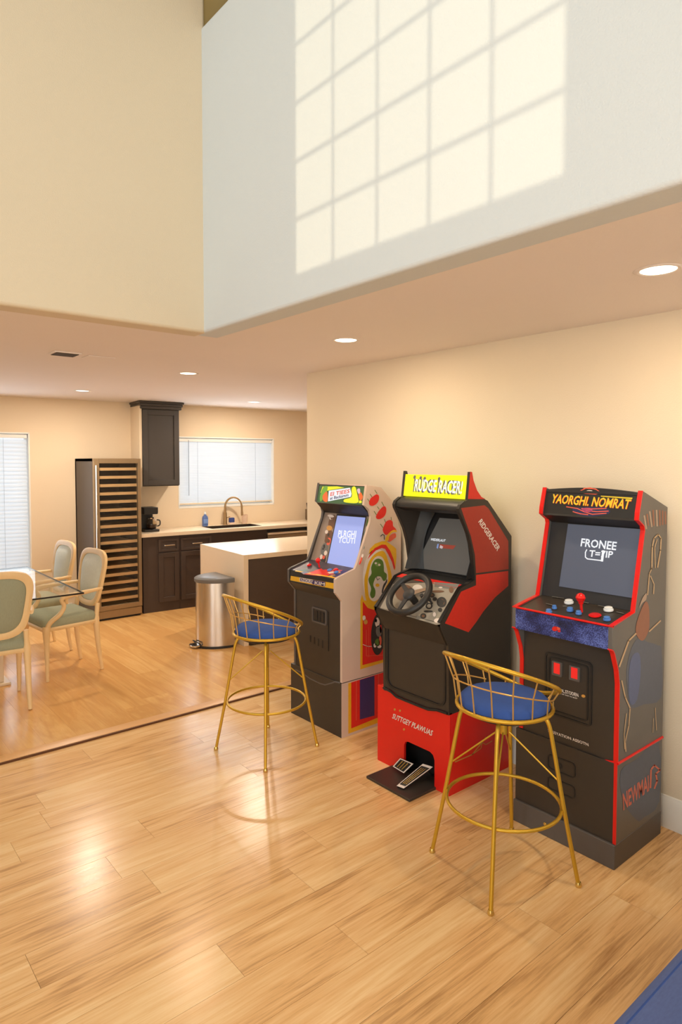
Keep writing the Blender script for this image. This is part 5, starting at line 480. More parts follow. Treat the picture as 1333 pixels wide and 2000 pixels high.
TEXT = {
 'm1_marquee': [["ink_coral","EI TIEES",[2.7924,3.4316,1.5068],[0.0051,-0.1953,0.0291],[0.0045,-0.0003,0.0255]],["ink_blue","at Backsmm",[2.7879,3.429,1.4814],[0.0055,-0.1866,0.0314],[0.0035,0.0014,0.0199]]],
 'm1_screen': [["lit_white","PLRGHI",[2.7986,3.3568,1.2345],[0.0042,-0.178,0.0107],[0.0173,0.0116,0.0433]],["lit_white","TCUTI",[2.7843,3.3375,1.1986],[0.0038,-0.1661,0.0095],[0.0139,0.0097,0.0349]]],
 'm1_strip': [["ink_blue","ENOUS",[2.5499,3.4484,0.9524],[0.0,-0.1354,0.0037],[0.0,-0.0033,0.0197]],["ink_cream","KIM",[2.5499,3.2928,0.9528],[0.0,-0.1039,0.0036],[0.0,-0.0031,0.021]]],
 'm2_side': [["ink_pale","RIDGERACER",[2.7904,2.1786,1.4207],[0.1682,0.0,-0.172],[0.029,0.0,0.0168]]],
 'm2_marquee': [["ink_grey","RUDGE RACER!",[2.7063,2.5774,1.5707],[-0.0006,-0.3436,-0.0044],[0.011,-0.0002,0.0754]],["lit_white","RUDGE RACER!",[2.7066,2.5679,1.5776],[-0.0006,-0.3434,-0.0042],[0.0096,-0.003,0.0655]]],
 'm2_screen': [["lit_white","WEDERLAUT",[2.8466,2.5691,1.2811],[0.0006,-0.111,0.0018],[0.0047,-0.0019,0.0133]]],
 'm2_riser': [["ink_pale","SUTTGEY PLAWUAS",[2.5706,2.6016,0.2855],[0.0,-0.3008,-0.0031],[0.0,-0.0107,0.0305]]],
 'm3_marquee': [["lit_gold","YAORGHI. NOMRAT",[2.8211,1.7688,1.5432],[-0.0021,-0.3873,-0.0094],[0.0092,-0.007,0.0418]],["ink_red","YAORGHI. NOMRAT",[2.8215,1.7666,1.5417],[-0.002,-0.3869,-0.0092],[0.0092,-0.007,0.0418]]],
 'm3_screen': [["lit_white","FRONEE",[2.8548,1.6283,1.3422],[-0.0002,-0.1737,-0.001],[0.008,-0.001,0.0369]],["lit_white","T=7IP",[2.8453,1.5798,1.2988],[0.0014,-0.114,0.0066],[0.0064,-0.0006,0.0294]]],
 'm3_front': [["ink_pale","VEDOL.STODEN",[2.6606,1.6363,0.6914],[0.0,-0.1217,0.0029],[0.0,0.0031,0.0149]],["ink_pale","A STYLE OF OUR TO BUST",[2.6606,1.6347,0.6818],[0.0,-0.1149,0.0008],[0.0,0.0007,0.0051]],["ink_pale","SASSYATION ASSOTN",[2.6606,1.6637,0.4875],[0.0,-0.2009,0.0011],[0.0,0.0031,0.0123]]],
 'm3_riser': [["ink_salmon","NEWMAI",[2.7141,1.3286,0.2391],[0.2392,0.0,0.0083],[-0.0088,0.0,0.0747]]],
}


# ================================================================== STRUCTURE
H = 2.442
XR, XB, YB, YT = 3.163, 1.729, 3.212, 4.11
KR = 0.0789                                   # the kitchen is turned a little
KC, KS = math.cos(KR), math.sin(KR)
KY = 7.821
def K(u, w, z=0.0):
    return (u * KC - w * KS, KY - u * KS - w * KC, z)
KM = Matrix.Translation((0, KY, 0)) @ Matrix.Rotation(-KR, 4, 'Z')      # local x = u, local -y = w
XL, YN, ZT = -3.6, -4.0, 5.6

# floors -----------------------------------------------------------------
fl = struct(MB().box((XL, YN, -0.12), (6.3, 8.6, -0.009)).obj('floor', M_plank))
PW, PL = 0.193, 1.22
pm = MB().box((-PL / 2 + 0.0006, -PW / 2 + 0.0006, -0.010), (PL / 2 - 0.0006, PW / 2 - 0.0006, 0.0)).mesh('plank', M_plank)
def plank(me, x, y, rz, z=0.0, sx=1.0):
    o = bpy.data.objects.new('plank', me)
    o.location = (x, y, z); o.rotation_euler = (0, 0, rz); o.scale = (sx, 1, 1)
    COL.objects.link(o); o.parent = fl
rows = []
y = 1.84 + PW / 2
while y > -1.4: y -= PW
while y < YT - 0.05:
    y += PW
    off = random.random() * PL
    x = -2.6 - off
    while x < XR:
        x0, x1 = x, min(x + PL, XR - 0.002)
        if y + PW / 2 > YT - 0.032:      # last row is cut at the threshold
            pass
        if x1 - x0 > 0.05 and y + PW / 2 < YT:
            plank(pm, (x0 + x1) / 2, y, 0, 0, (x1 - x0) / PL)
        x += PL
ylast = y
pm2 = MB().box((-PL / 2 + 0.0003, -PW / 2 + 0.0003, -0.016), (PL / 2 - 0.0003, PW / 2 - 0.0003, 0.0)).mesh('plank', M_plank2)
x = -0.7
while x < 5.2:
    x += PW
    yy = YT + 0.04 - random.random() * PL
    while yy < 7.9:
        y0, y1 = max(yy, YT + 0.04), min(yy + PL, 7.95)
        if x > 3.2 - PW and x < 3.32 and y0 < 4.2: y0 = max(y0, 4.19)
        if y1 - y0 > 0.05 and not (x > 3.3 and y0 < 4.2):
            plank(pm2, x, (y0 + y1) / 2, PI / 2, 0.006, (y1 - y0) / PL)
        yy += PL
MB().prism([(YT - 0.03, -0.009), (YT - 0.03, 0.004), (YT - 0.005, 0.010), (YT + 0.04, 0.012), (YT + 0.04, -0.009)], XL, XR - 0.002, 'x').obj('reducer_strip', M_strip, fl)
MB().box((XL, YT - 0.040, -0.009), (XR - 0.002, YT - 0.0305, 0.0025)).obj('reducer_edge', M_stripdark, fl)

# ceiling (the lower one, L-shaped), living room roof ----------------------
struct(MB().prism([(XB + .02, YN), (6.3, YN), (6.3, 8.6), (XL, 8.6), (XL, YB + .02), (XB + .02, YB + .02)], H, H + 0.14, 'z').obj('ceiling', M_ceil))
struct(MB().box((XL - 0.2, YN - 0.2, ZT), (6.3, 8.6, ZT + 0.1)).obj('ceiling_upper', M_wallup))
# upper walls above the lower ceiling, with soft rounded lower edges
def soft(mb, name, m):
    o = struct(mb.obj(name, m)); md = o.modifiers.new('bevel', 'BEVEL'); md.width = 0.016; md.segments = 4
    return o
soft(MB().box((XB, YN, H - 0.001), (XB + 0.14, YB + 0.10, 4.06)), 'wall_upper_right', M_wallup)
soft(MB().box((XL, YB, H - 0.001), (XB + 0.02, YB + 0.14, ZT)), 'wall_upper_left', mat('wall_paint_sand', rgb(222, 208, 182), 0.85, var=0.015, scale=3, bump=0.25, bscale=160))
struct(MB().box((XB + 0.02, YB + 0.02, H + 0.1), (6.3, YB + 0.14, ZT)).obj('wall_loft', M_loft))
struct(MB().box((4.6, YN, H + 0.1), (4.7, YB + 0.1, ZT)).obj('wall_loft_right', M_loft))
# right wall, its return, far right kitchen wall, living room shell
struct(MB().box((XR, YN, -0.1), (XR + 0.14, 4.18, H + 0.01)).obj('wall_right', M_wall))
struct(MB().box((XR + 0.14, 4.06, -0.1), (6.2, 4.18, H + 0.01)).obj('wall_kitchen_front', M_kwall))
struct(MB().box((6.15, 4.18, -0.1), (6.3, 8.5, H + 0.01)).obj('wall_kitchen_right', M_kwall))
struct(MB().box((XL, YN - 0.12, -0.1), (6.3, YN, ZT)).obj('wall_rear', M_wall))
W3 = (1.05, 2.37, 3.21, 5.21)                 # the tall gridded window that throws the sun patch
mb = MB()
mb.box((XL - 0.15, YN, -0.1), (XL, W3[0], ZT)); mb.box((XL - 0.15, W3[1], -0.1), (XL, 8.5, ZT))
mb.box((XL - 0.15, W3[0], -0.1), (XL, W3[1], W3[2])); mb.box((XL - 0.15, W3[0], W3[3]), (XL, W3[1], ZT))
struct(mb.obj('wall_left', M_wall))
w3 = struct(MB().box((XL - 0.10, W3[0], W3[2]), (XL - 0.095, W3[1], W3[3])).obj('window_3', M_glassP))
for i in range(0, 6):
    yy = W3[0] + (W3[1] - W3[0]) * i / 5
    MB().box((XL - 0.115, yy - 0.008, W3[2]), (XL - 0.08, yy + 0.008, W3[3])).obj('muntin', M_white, w3)
for i in range(0, 9):
    zz = W3[2] + 0.25 * i
    MB().box((XL - 0.115, W3[0], zz - 0.008), (XL - 0.08, W3[1], zz + 0.008)).obj('muntin', M_white, w3)

# back wall of the kitchen: two stretches with a jog between them
def wall_hole(name, u0, u1, w, thick, hole, m):
    a, b, z0, z1 = hole
    mb = MB()
    for (p, q, r, s_) in [(u0, a, -0.1, H + 0.01), (b, u1, -0.1, H + 0.01), (a, b, -0.1, z0), (a, b, z1, H + 0.01)]:
        mb.box((p, -w, r), (q, -w + thick, s_), None, KM)
    return struct(mb.obj(name, m))
WIN1 = (0.70, 1.982, 0.49, 2.055)
WIN2 = (3.69, 5.06, 1.16, 2.05)
wall_hole('wall_back_left', -4.2, 2.6, 0.0, 0.14, WIN1, M_kwall)
wall_hole('wall_back_right', 2.6, 6.4, 0.0, 0.14, WIN2, M_kwall)
struct(MB().box((3.10, -0.318, 1.44), (3.1285, 0.0, H + 0.005), None, KM).obj('trim_1', M_kwall))     # short wall stub beside the wall cabinet
def window(name, hole, w, thick):
    a, b, z0, z1 = hole
    g = MB().box((a, -w + thick * 0.75, z0), (b, -w + thick * 0.75 + 0.006, z1), None, KM).obj(name, M_glassP)
    struct(g)
    f = MB()
    for (p, q, r, s_) in [(a, a + 0.035, z0, z1), (b - 0.035, b, z0, z1), (a, b, z0, z0 + 0.035), (a, b, z1 - 0.035, z1)]:
        f.box((p, -w + thick * 0.7, r), (q, -w + thick * 0.75 + 0.03, s_), None, KM)
    f.obj('window_frame', M_white, g)
    # white-painted reveal and sill
    r = MB()
    r.box((a, -w - 0.004, z0 - 0.01), (b, -w + thick * 0.7, z0 + 0.012), None, KM)
    r.obj('sill', M_white, g)
    c = MB()
    c.box((a - 0.002, -w - 0.004, z0), (a + 0.012, -w + thick * 0.7, z1), None, KM); c.box((b - 0.012, -w - 0.004, z0), (b + 0.002, -w + thick * 0.7, z1), None, KM)
    c.box((a, -w - 0.004, z1 - 0.012), (b, -w + thick * 0.7, z1 + 0.002), None, KM)
    c.obj('reveal', M_white, g)
    return g
window('window_1', WIN1, 0.0, 0.14)
window('window_2', WIN2, 0.0, 0.14)
# baseboards
def base_profile(x):   # ogee cap, face towards -X
    return [(x, 0), (x - 0.018, 0), (x - 0.018, 0.105), (x - 0.014, 0.115), (x - 0.014, 0.128), (x - 0.009, 0.138), (x - 0.006, 0.150), (x, 0.152)]
struct(MB().prism(base_profile(XR), YN, 4.18, 'y').obj('baseboard_right', M_white))
struct(MB().box((-3.6, -0.016, 0.006), (2.4, 0.0, 0.12), None, KM).obj('baseboard_back', M_white))

# ================================================================== BLINDS, LIGHTS, VENT
def blind(label, hole, w, pitch, sw, cord_u, inset):
    a, b, z0, z1 = hole
    r = root('venetian_blind', label, 'blind', K((a + b) / 2, w, z0 + 0.01), -KR, None)
    hw = (b - a) / 2 - inset
    top = z1 - z0 - 0.03
    sl = MB()
    n = 6; pr = []
    for i in range(n + 1):
        t = i / n - 0.5
        pr.append((t * sw, 0.0025 * (1 - (2 * t) ** 2)))
    tilt = math.radians(68)
    sec = [(p[0] * math.cos(tilt) - p[1] * math.sin(tilt), p[0] * math.sin(tilt) + p[1] * math.cos(tilt)) for p in pr]
    for i in range(n):
        (y0, q0), (y1, q1) = sec[i], sec[i + 1]
        sl.add([(-hw, y0, q0), (hw, y0, q0), (hw, y1, q1), (-hw, y1, q1)], [(0, 1, 2, 3)])
    me = sl.mesh('slat', M_blind, 60)
    z = 0.055
    while z < top - 0.045:
        o = bpy.data.objects.new('slat', me); o.location = (0, 0, z); COL.objects.link(o); o.parent = r
        z += pitch
    MB().box((-hw, -0.022, top - 0.04), (hw, 0.022, top)).obj('headrail', M_white, r, 0.003)
    MB().box((-hw, -0.014, 0.022), (hw, 0.014, 0.040)).obj('bottom_rail', M_kwall, r, 0.003)
    MB().tube([(cord_u, -0.030, top - 0.02), (cord_u, -0.032, top * 0.5), (cord_u, -0.030, 0.16 * top)], 0.004, 6).obj('wand', M_cord, r)
    for uu in (-hw * 0.62, hw * 0.62):
        MB().tube([(uu, -0.019, top - 0.03), (uu, -0.019, 0.03)], 0.0013, 5).obj('ladder_cord', M_cord, r)
    return r
blind('white two inch blind over the tall dining window at left edge', WIN1, -0.045, 0.0425, 0.056, -0.55, 0.02)
blind('white mini blind with fine slats over the kitchen sink window', WIN2, -0.045, 0.0215, 0.028, -0.54, 0.016)

def downlight(x, y, label, r=0.062, warm=True, watts=None, col=(1.0, 0.79, 0.54)):
    t = root('recessed_downlight', label, 'ceiling light', (x, y, H), 0, 'recessed ceiling lights')
    MB().lathe([(r, -0.001), (r + 0.006, -0.005), (r + 0.016, -0.004), (r + 0.022, -0.0005)], seg=32).obj('trim_ring', M_ceil if warm else M_white, t)
    MB().lathe([(0.004, -0.002), (r * 0.8, -0.003), (r, -0.0012)], seg=32).obj('diffuser', M_lampwarm if warm else M_lampcool, t)
    l = lamp('downlight_lamp', 'AREA', (x, y, H - 0.012), (0, 0, 0), watts or DOWNLIGHT_W, col, shape='DISK', size=0.11)
    l.parent = t; l.matrix_parent_inverse = Matrix.Translation((-x, -y, -H))
    return t
downlight(2.448, 1.107, 'lit warm recessed light above the rightmost arcade cabinet, nearest the camera')
downlight(2.463, 2.882, 'lit warm recessed light above the two left arcade cabinets')
downlight(2.42, 4.761, 'lit warm recessed light just beyond the inner corner of the upper walls')
downlight(2.203, 6.599, 'white recessed light in front of the wine fridge', warm=False, watts=21, col=(1, 0.86, 0.70))
downlight(4.184, 6.559, 'white recessed light over the kitchen sink counter', warm=False, watts=21, col=(1, 0.86, 0.70))
v = root('ceiling_vent', 'small dark square air vent in the low ceiling', 'vent', (1.359, 4.393, H), 0.0)
MB().box((-0.085, -0.075, -0.008), (0.085, 0.075, 0.0)).obj('frame', M_ceil, v, 0.002)
MB().box((-0.07, -0.062, -0.0095), (0.07, 0.062, -0.0075)).obj('grille', M_vent, v)
for i in range(6):
    MB().box((-0.07, -0.055 + i * 0.021, -0.012), (0.07, -0.045 + i * 0.021, -0.009)).obj('louvre', M_vent, v)
tag(MB().box((1.50, 4.36, H - 0.006), (1.68, 4.50, H - 0.0005)).obj('ceiling_panel', M_ceil, None, 0.002), 'faint pale access panel flush in the ceiling beside the dark vent', 'panel')

# ================================================================== ARCADE CABINETS
def moulding(path, y0, y1, t=0.004):            # flat ribbon along an (X,z) polyline, outside it
    mb = MB(); n = len(path); L = []
    for i in range(n):
        a = Vector(path[max(i - 1, 0)]); b = Vector(path[min(i + 1, n - 1)])
        d = (b - a).normalized(); L.append(Vector((-d.y, d.x)) * t)
    for i in range(n - 1):
        p, q = Vector(path[i]), Vector(path[i + 1]); pn, qn = p + L[i], q + L[i + 1]
        mb.prism([tuple(p), tuple(q), tuple(qn), tuple(pn)], y0, y1, 'y')
    return mb
def ring_band(outer, inner, h0, h1, axis='x'):
    n = len(outer); mb = MB()
    f = (lambda p, h: (h, p[0], p[1])) if axis == 'x' else ((lambda p, h: (p[0], h, p[1])) if axis == 'y' else (lambda p, h: (p[0], p[1], h)))
    vs = [f(p, h0) for p in outer] + [f(p, h0) for p in inner] + [f(p, h1) for p in outer] + [f(p, h1) for p in inner]
    fs = []
    for i in range(n):
        j = (i + 1) % n
        fs += [(i, j, n + j, n + i), (2 * n + i, 3 * n + i, 3 * n + j, 2 * n + j), (i, 2 * n + i, 2 * n + j, j), (n + i, n + j, 3 * n + j, 3 * n + i)]
    return mb.add(vs, fs)
def screen(key, root_, mname, col, estr, t=0.003, rough=0.15):
    pts = [Vector(p) for p in ART[key][0][2]]
    n = (pts[1] - pts[0]).cross(pts[2] - pts[0]).normalized()
    if n.x > 0: n = -n
    mb = MB(); k = len(pts)
    vs = pts + [p - n * t for p in pts]
    mb.add(vs, [tuple(range(k)), tuple(range(k, 2 * k))[::-1]] + [(i, (i + 1) % k, k + (i + 1) % k, k + i) for i in range(k)])
    m = mat(mname, col, rough, var=0.03, scale=4, emit=col, estr=estr)
    return mb.obj('screen', m, root_, world=True)
TH = 0.018
# ---------------------------------------------------------------- right cabinet (black and red)
Y0, Y1 = 1.330, 1.820
A3 = root('arcade_cabinet', 'black arcade cabinet with red edging and blue control strip, rightmost of three', 'arcade machine', (2.86, (Y0 + Y1) / 2, 0), 0, 'arcade cabinets along the right wall')
edge3 = [(2.664, .460), (2.664, .800), (2.652, .862), (2.618, .940), (2.606, .956), (2.593, .962), (2.593, 1.054), (2.690, 1.071), (2.787, 1.087), (2.828, 1.270), (2.866, 1.440), (2.858, 1.462), (2.807, 1.491), (2.812, 1.520), (2.839, 1.614)]
prof3 = edge3 + [(3.084, 1.532), (3.080, .460)]
for ya, nm in ((Y0, 'side_panel'), (Y1 - TH, 'side_panel')):
    p = MB().prism(prof3, ya, ya + TH, 'y').obj(nm, M_m3side, A3, 0.001, world=True)
    if ya == Y0:
        art('m3_side', p, 'printed_art', world=False)
    for seg in (edge3[:6], edge3[6:]):
        sub(moulding(seg, ya - 0.001, ya + TH + 0.001, 0.005), 'edge_moulding', M_redplastic, p)
ya, yb = Y0 + TH, Y1 - TH
ym = (ya + yb) / 2
# marquee with a gently arched top
mb = MB()
topn = [(yy, 1.606 + 0.014 * math.sin(PI * (yy - ya) / (yb - ya))) for yy in [ya + (yb - ya) * i / 12 for i in range(13)]]
fr = []
for yy, zz in topn: fr.append((2.838 + (zz - 1.61) * 0.22, yy, zz))
vs = [(2.812, yb, 1.492), (2.812, ya, 1.492)] + fr
k = len(vs)
mb.add(vs + [(a + 0.02, b, c) for a, b, c in vs], [tuple(range(k)), tuple(range(k, 2 * k))[::-1]] + [(i, (i + 1) % k, k + (i + 1) % k, k + i) for i in range(k)])
mq = mb.obj('marquee', M_matte, A3, world=True)
lettering('m3_marquee', mq, 'title_lettering', world=False); art('m3_marquee', mq, 'printed_art', world=False)
MB().plate((2.835, 1.606), (3.078, 1.524), ya, yb, 0.012).obj('top_panel', M_matte, A3, world=True)
MB().box((3.066, ya, .46), (3.078, yb, 1.53)).obj('back_panel', M_matte, A3, world=True)
MB().plate((2.812, 1.492), (2.888, 1.452), ya, yb, 0.01).obj('speaker_panel', M_matte, A3, world=True)
bz = MB().plate((2.806, 1.088), (2.886, 1.455), ya, yb, 0.014).obj('bezel', M_inner, A3, world=True)
# raised dark frame of the bezel
sc = screen('m3_screen', A3, 'screen_slate_blue', rgb(70, 76, 90), 0.62, rough=.3)
lettering('m3_screen', sc, 'screen_lettering', world=False); art('m3_screen', sc, 'screen_logo', world=False)
dk = MB().plate((2.599, 1.0525), (2.806, 1.087), Y0 + 0.003, Y1 - 0.003, 0.012).obj('control_deck', M_black, A3, world=True)
art('m3_deck', dk, 'printed_art', world=False)
BT = [[2.7612, 1.6279, 1.0832], [2.7601, 1.435, 1.083], [2.6684, 1.6453, 1.0675], [2.6139, 1.6393, 1.0583], [2.6764, 1.5714, 1.0689], [2.6598, 1.52, 1.0661], [2.6551, 1.3866, 1.0653], [2.6786, 1.4537, 1.0692]]
kinds = [('white', .019), ('white', .019), ('blue', .010), ('blue', .013), ('blue', .014), ('blue', .012), ('blue', .014), ('red', .024)]
dn = Vector((-.166, 0, .986))
dq = dn.to_track_quat('Z', 'Y').to_matrix().to_4x4()
for p, (c, r) in zip(BT, kinds):
    hgt = 0.006 if c == 'red' else 0.016
    m = {'white': M_whiteplastic, 'blue': M_blueplastic, 'red': M_redplastic}[c]
    b_ = MB().lathe([(r * 1.12, 0), (r * 1.12, hgt * .4), (r * .92, hgt * .5), (r * .92, hgt * .9), (r * .75, hgt)], c=p, seg=18, M=dq).obj('button', m, A3, world=True)
    b_['label'] = c + ' round push button'
sp = Vector([2.6854, 1.5206, 1.0704])
st = MB().tube([sp, sp + dn * 0.045], [.006, .006], 10).tube([sp + dn * 0.04, sp + dn * 0.062], [.010, .014], 12).obj('joystick', M_redplastic, A3, world=True)
MB().lathe([(.004, -.022), (.016, -.014), (.0215, 0), (.016, .014), (.004, .021)], c=sp + dn * 0.068, seg=18).obj('ball_top', M_redplastic, st)
MB().tube([(2.600, Y0 - 0.001, 1.0555), (2.600, Y1 + 0.001, 1.0555)], 0.005, 8).obj('front_edge_moulding', M_redplastic, A3, world=True)
mstar = bpy.data.materials.new('blue_starry_print'); mstar.use_nodes = True
nt = mstar.node_tree; nz = nt.nodes.new('ShaderNodeTexNoise'); nz.inputs['Scale'].default_value = 260; nz.inputs['Detail'].default_value = 4
tc = nt.nodes.new('ShaderNodeTexCoord'); nt.links.new(tc.outputs['Object'], nz.inputs['Vector'])
nb = nt.nodes.new('ShaderNodeTexNoise'); nb.inputs['Scale'].default_value = 9; nt.links.new(tc.outputs['Object'], nb.inputs['Vector'])
mu = nt.nodes.new('ShaderNodeMath'); mu.operation = 'MULTIPLY'; nt.links.new(nz.outputs['Fac'], mu.inputs[0]); nt.links.new(nb.outputs['Fac'], mu.inputs[1])
cr = nt.nodes.new('ShaderNodeValToRGB'); cr.color_ramp.elements[0].position = .17; cr.color_ramp.elements[0].color = rgb(26, 28, 52); cr.color_ramp.elements[1].position = .38; cr.color_ramp.elements[1].color = rgb(104, 122, 196)
e = cr.color_ramp.elements.new(.27); e.color = rgb(46, 56, 118)
nt.links.new(mu.outputs[0], cr.inputs[0]); nt.links.new(cr.outputs[0], bsdf(mstar).inputs['Base Color'])
cs = MB().box((2.5935, Y0 + 0.004, .957), (2.606, Y1 - 0.001, 1.050)).obj('control_strip', mstar, A3, world=True)
art('m3_strip', cs, 'emblem', world=False)
# lower front with its stepped bottom edge
low3 = [(yb, .960), (ya, .960), (ya, .462), (1.434, .446), (1.459, .427), (1.491, .416), (1.640, .416), (1.714, .418), (1.740, .428), (yb, .437)]
lf = MB().prism(low3, 2.664, 2.680, 'x').obj('front_panel', M_black, A3, 0.001, world=True)
lettering('m3_front', lf, 'lettering', world=False); art('m3_front', lf, 'key_lock', world=False)
sub(MB().tube([(2.661, p[0], p[1] - .004) for p in [(yb + TH, .437)] + low3[:1:-1] + [(Y0, .462)]], 0.0055, 8), 'edge_moulding', M_redplastic, lf)
sub(ring_band(rrect(1.452, .575, 1.686, .862, .02), rrect(1.460, .583, 1.678, .854, .016), 2.659, 2.664), 'coin_door_frame', M_matte, lf)
sub(ring_band(rrect(1.470, .592, 1.668, .845, .018), rrect(1.477, .599, 1.661, .838, .014), 2.660, 2.664), 'coin_door', M_matte, lf)
for yy in (1.622, 1.535):
    sub(ring_band(rrect(yy - .025, .762, yy + .025, .828, .003), rrect(yy - .016, .772, yy + .016, .822, .002), 2.656, 2.664), 'coin_slot_frame', M_kick, lf)
    o = sub(MB().box((2.657, yy - .016, .772), (2.664, yy + .016, .822)), 'coin_return_button', mat('lit_red_button', rgb(220, 40, 36), .3, emit=rgb(235, 50, 44), estr=.35), lf)
rz = MB().box((2.654, Y0 + .002, .106), (3.078, Y1 + .014, .456)).obj('riser', M_black, A3, 0.001, world=True)
p = MB().box((2.654, Y0, .106), (3.078, Y0 + .0019, .456)).obj('riser_side', M_m3side, A3, world=True)
art('m3_riser', p, 'printed_art', world=False); lettering('m3_riser', p, 'side_lettering', world=False)
sub(MB().box((2.6505, Y0 - .002, .108), (2.655, Y0 + .012, .46)), 'edge_moulding', M_redplastic, p)
sub(MB().tube([(2.656, Y0 - .001, .459), (3.080, Y0 - .001, .459)], .006, 8), 'edge_moulding', M_redplastic, p)
for zc, hh in ((.355, .035), (.255, .030)):
    sub(ring_band(rrect(1.520, zc - hh, 1.660, zc + hh, .018), rrect(1.526, zc - hh + .006, 1.654, zc + hh - .006, .014), 2.651, 2.654), 'moulded_recess', M_matte, rz)
sub(MB().lathe([(.012, 0), (.014, .003), (.006, .004)], c=(2.654, 1.60, .352), seg=12, M=Matrix.Rotation(-PI / 2, 4, 'Y')), 'lock', M_matte, rz)
kb = MB().box((2.642, Y0 - .002, 0), (3.080, Y1 + .016, .106)).obj('kick_board', M_kick, A3, 0.002, world=True)
sub(MB().lathe([(.008, 0), (.008, .004), (.003, .006)], c=(2.642, 1.66, .058), seg=12, M=Matrix.Rotation(-PI / 2, 4, 'Y')), 'screw', M_foot, kb)

# ---------------------------------------------------------------- middle cabinet (racing, red and black)
Y0, Y1 = 2.180, 2.668
A2 = root('arcade_cabinet', 'racing arcade cabinet with steering wheel, yellow sign and red base, middle of three', 'arcade machine', (2.83, (Y0 + Y1) / 2, 0), 0, 'arcade cabinets along the right wall')
edge2 = [(2.566, .430), (2.558, .795), (2.494, .905), (2.494, .924), (2.650, 1.082), (2.767, 1.112), (2.762, 1.180), (2.741, 1.286), (2.716, 1.356), (2.690, 1.402), (2.640, 1.480), (2.636, 1.496), (2.646, 1.515), (2.681, 1.535)]
prof2 = edge2 + [(2.702, 1.540), (2.721, 1.688), (2.735, 1.686), (2.748, 1.640), (2.778, 1.588), (2.815, 1.552), (2.872, 1.530), (3.090, 1.323), (3.096, .430)]
for ya_, main in ((Y0, True), (Y1 - TH, False)):
    p = MB().prism(prof2, ya_, ya_ + TH, 'y').obj('side_panel', M_black, A2, 0.001, world=True)
    if main:
        art('m2_side', p, 'printed_art', world=False); lettering('m2_side', p, 'side_lettering', world=False)
        sub(MB().prism([(2.7035, 1.546), (2.721, 1.689), (2.735, 1.687), (2.748, 1.641), (2.778, 1.589), (2.815, 1.553), (2.850, 1.540)], ya_ - .0012, ya_ - .0002, 'y'), 'fin_facing', MATS['ink_red2'], p)
    sub(moulding(edge2[3:], ya_ - .001, ya_ + TH + .001, .004), 'edge_moulding', M_matte, p)
ya, yb = Y0 + TH, Y1 - TH
m2m = mat('lit_yellow_sign', rgb(150, 145, 10), .4, var=.03, emit=rgb(252, 246, 24), estr=.95)
mq = MB().plate((2.704, 1.545), (2.722, 1.668), ya, yb, .02).obj('marquee', m2m, A2, world=True)
lettering('m2_marquee', mq, 'title_lettering', world=False); art('m2_marquee', mq, 'printed_art', world=False)
MB().prism([(2.640, 1.484), (2.641, 1.497), (2.650, 1.514), (2.684, 1.534), (2.74, 1.545), (2.872, 1.530), (2.860, 1.470), (2.70, 1.462)], ya, yb, 'y').obj('hood', M_matte, A2, .003, world=True)
MB().plate((2.87, 1.528), (3.086, 1.322), ya, yb, .014).obj('top_panel', M_black, A2, world=True)
MB().box((3.08, ya, .43), (3.092, yb, 1.325)).obj('back_panel', M_black, A2, world=True)
MB().plate((2.796, 1.112), (2.922, 1.470), ya, yb, .012).obj('bezel', M_inner, A2, world=True)
MB().plate((2.762, 1.112), (2.800, 1.118), ya, yb, .012).obj('bezel_ledge', M_matte, A2, world=True)
# moulded curved cheeks either side of the tube
for s_, yy in ((1, ya), (-1, yb)):
    mb = MB(); rings = []
    for i in range(9):
        t = i / 8; z = 1.118 + t * .345; xb = 2.797 + t * .108
        bulge = (.085 if s_ < 0 else .05) * (1 - .55 * math.sin(PI * t))
        rings.append([(xb - .05 - .03 * (1 - t), yy, z), (xb + .004, yy, z), (xb - .006, yy + s_ * bulge, z), (xb - .02, yy + s_ * bulge * .5, z)])
    mb.loft(rings).obj('bezel_cheek', M_matte, A2, world=True)
sc = screen('m2_screen', A2, 'screen_dark_grey', rgb(78, 76, 72), .62, rough=.4)
lettering('m2_screen', sc, 'screen_lettering', world=False); art('m2_screen', sc, 'screen_logo', world=False)
cp = MB().plate((2.496, .924), (2.652, 1.080), Y0 + .002, Y1 - .002, .014).obj('console', M_black, A2, world=True)
art('m2_console', cp, 'printed_engine', world=False)
MB().plate((2.650, 1.081), (2.694, 1.092), ya, yb, .012).obj('dash_trim', M_redlam, A2, world=True)
MB().plate((2.694, 1.092), (2.768, 1.110), ya, yb, .012).obj('dash_shelf', M_matte, A2, world=True)
MB().prism([(2.494, .905), (2.494, .924), (2.51, .930), (2.575, .80), (2.558, .795)], Y0 + .001, Y1 - .001, 'y').obj('console_underside', M_matte, A2, world=True)
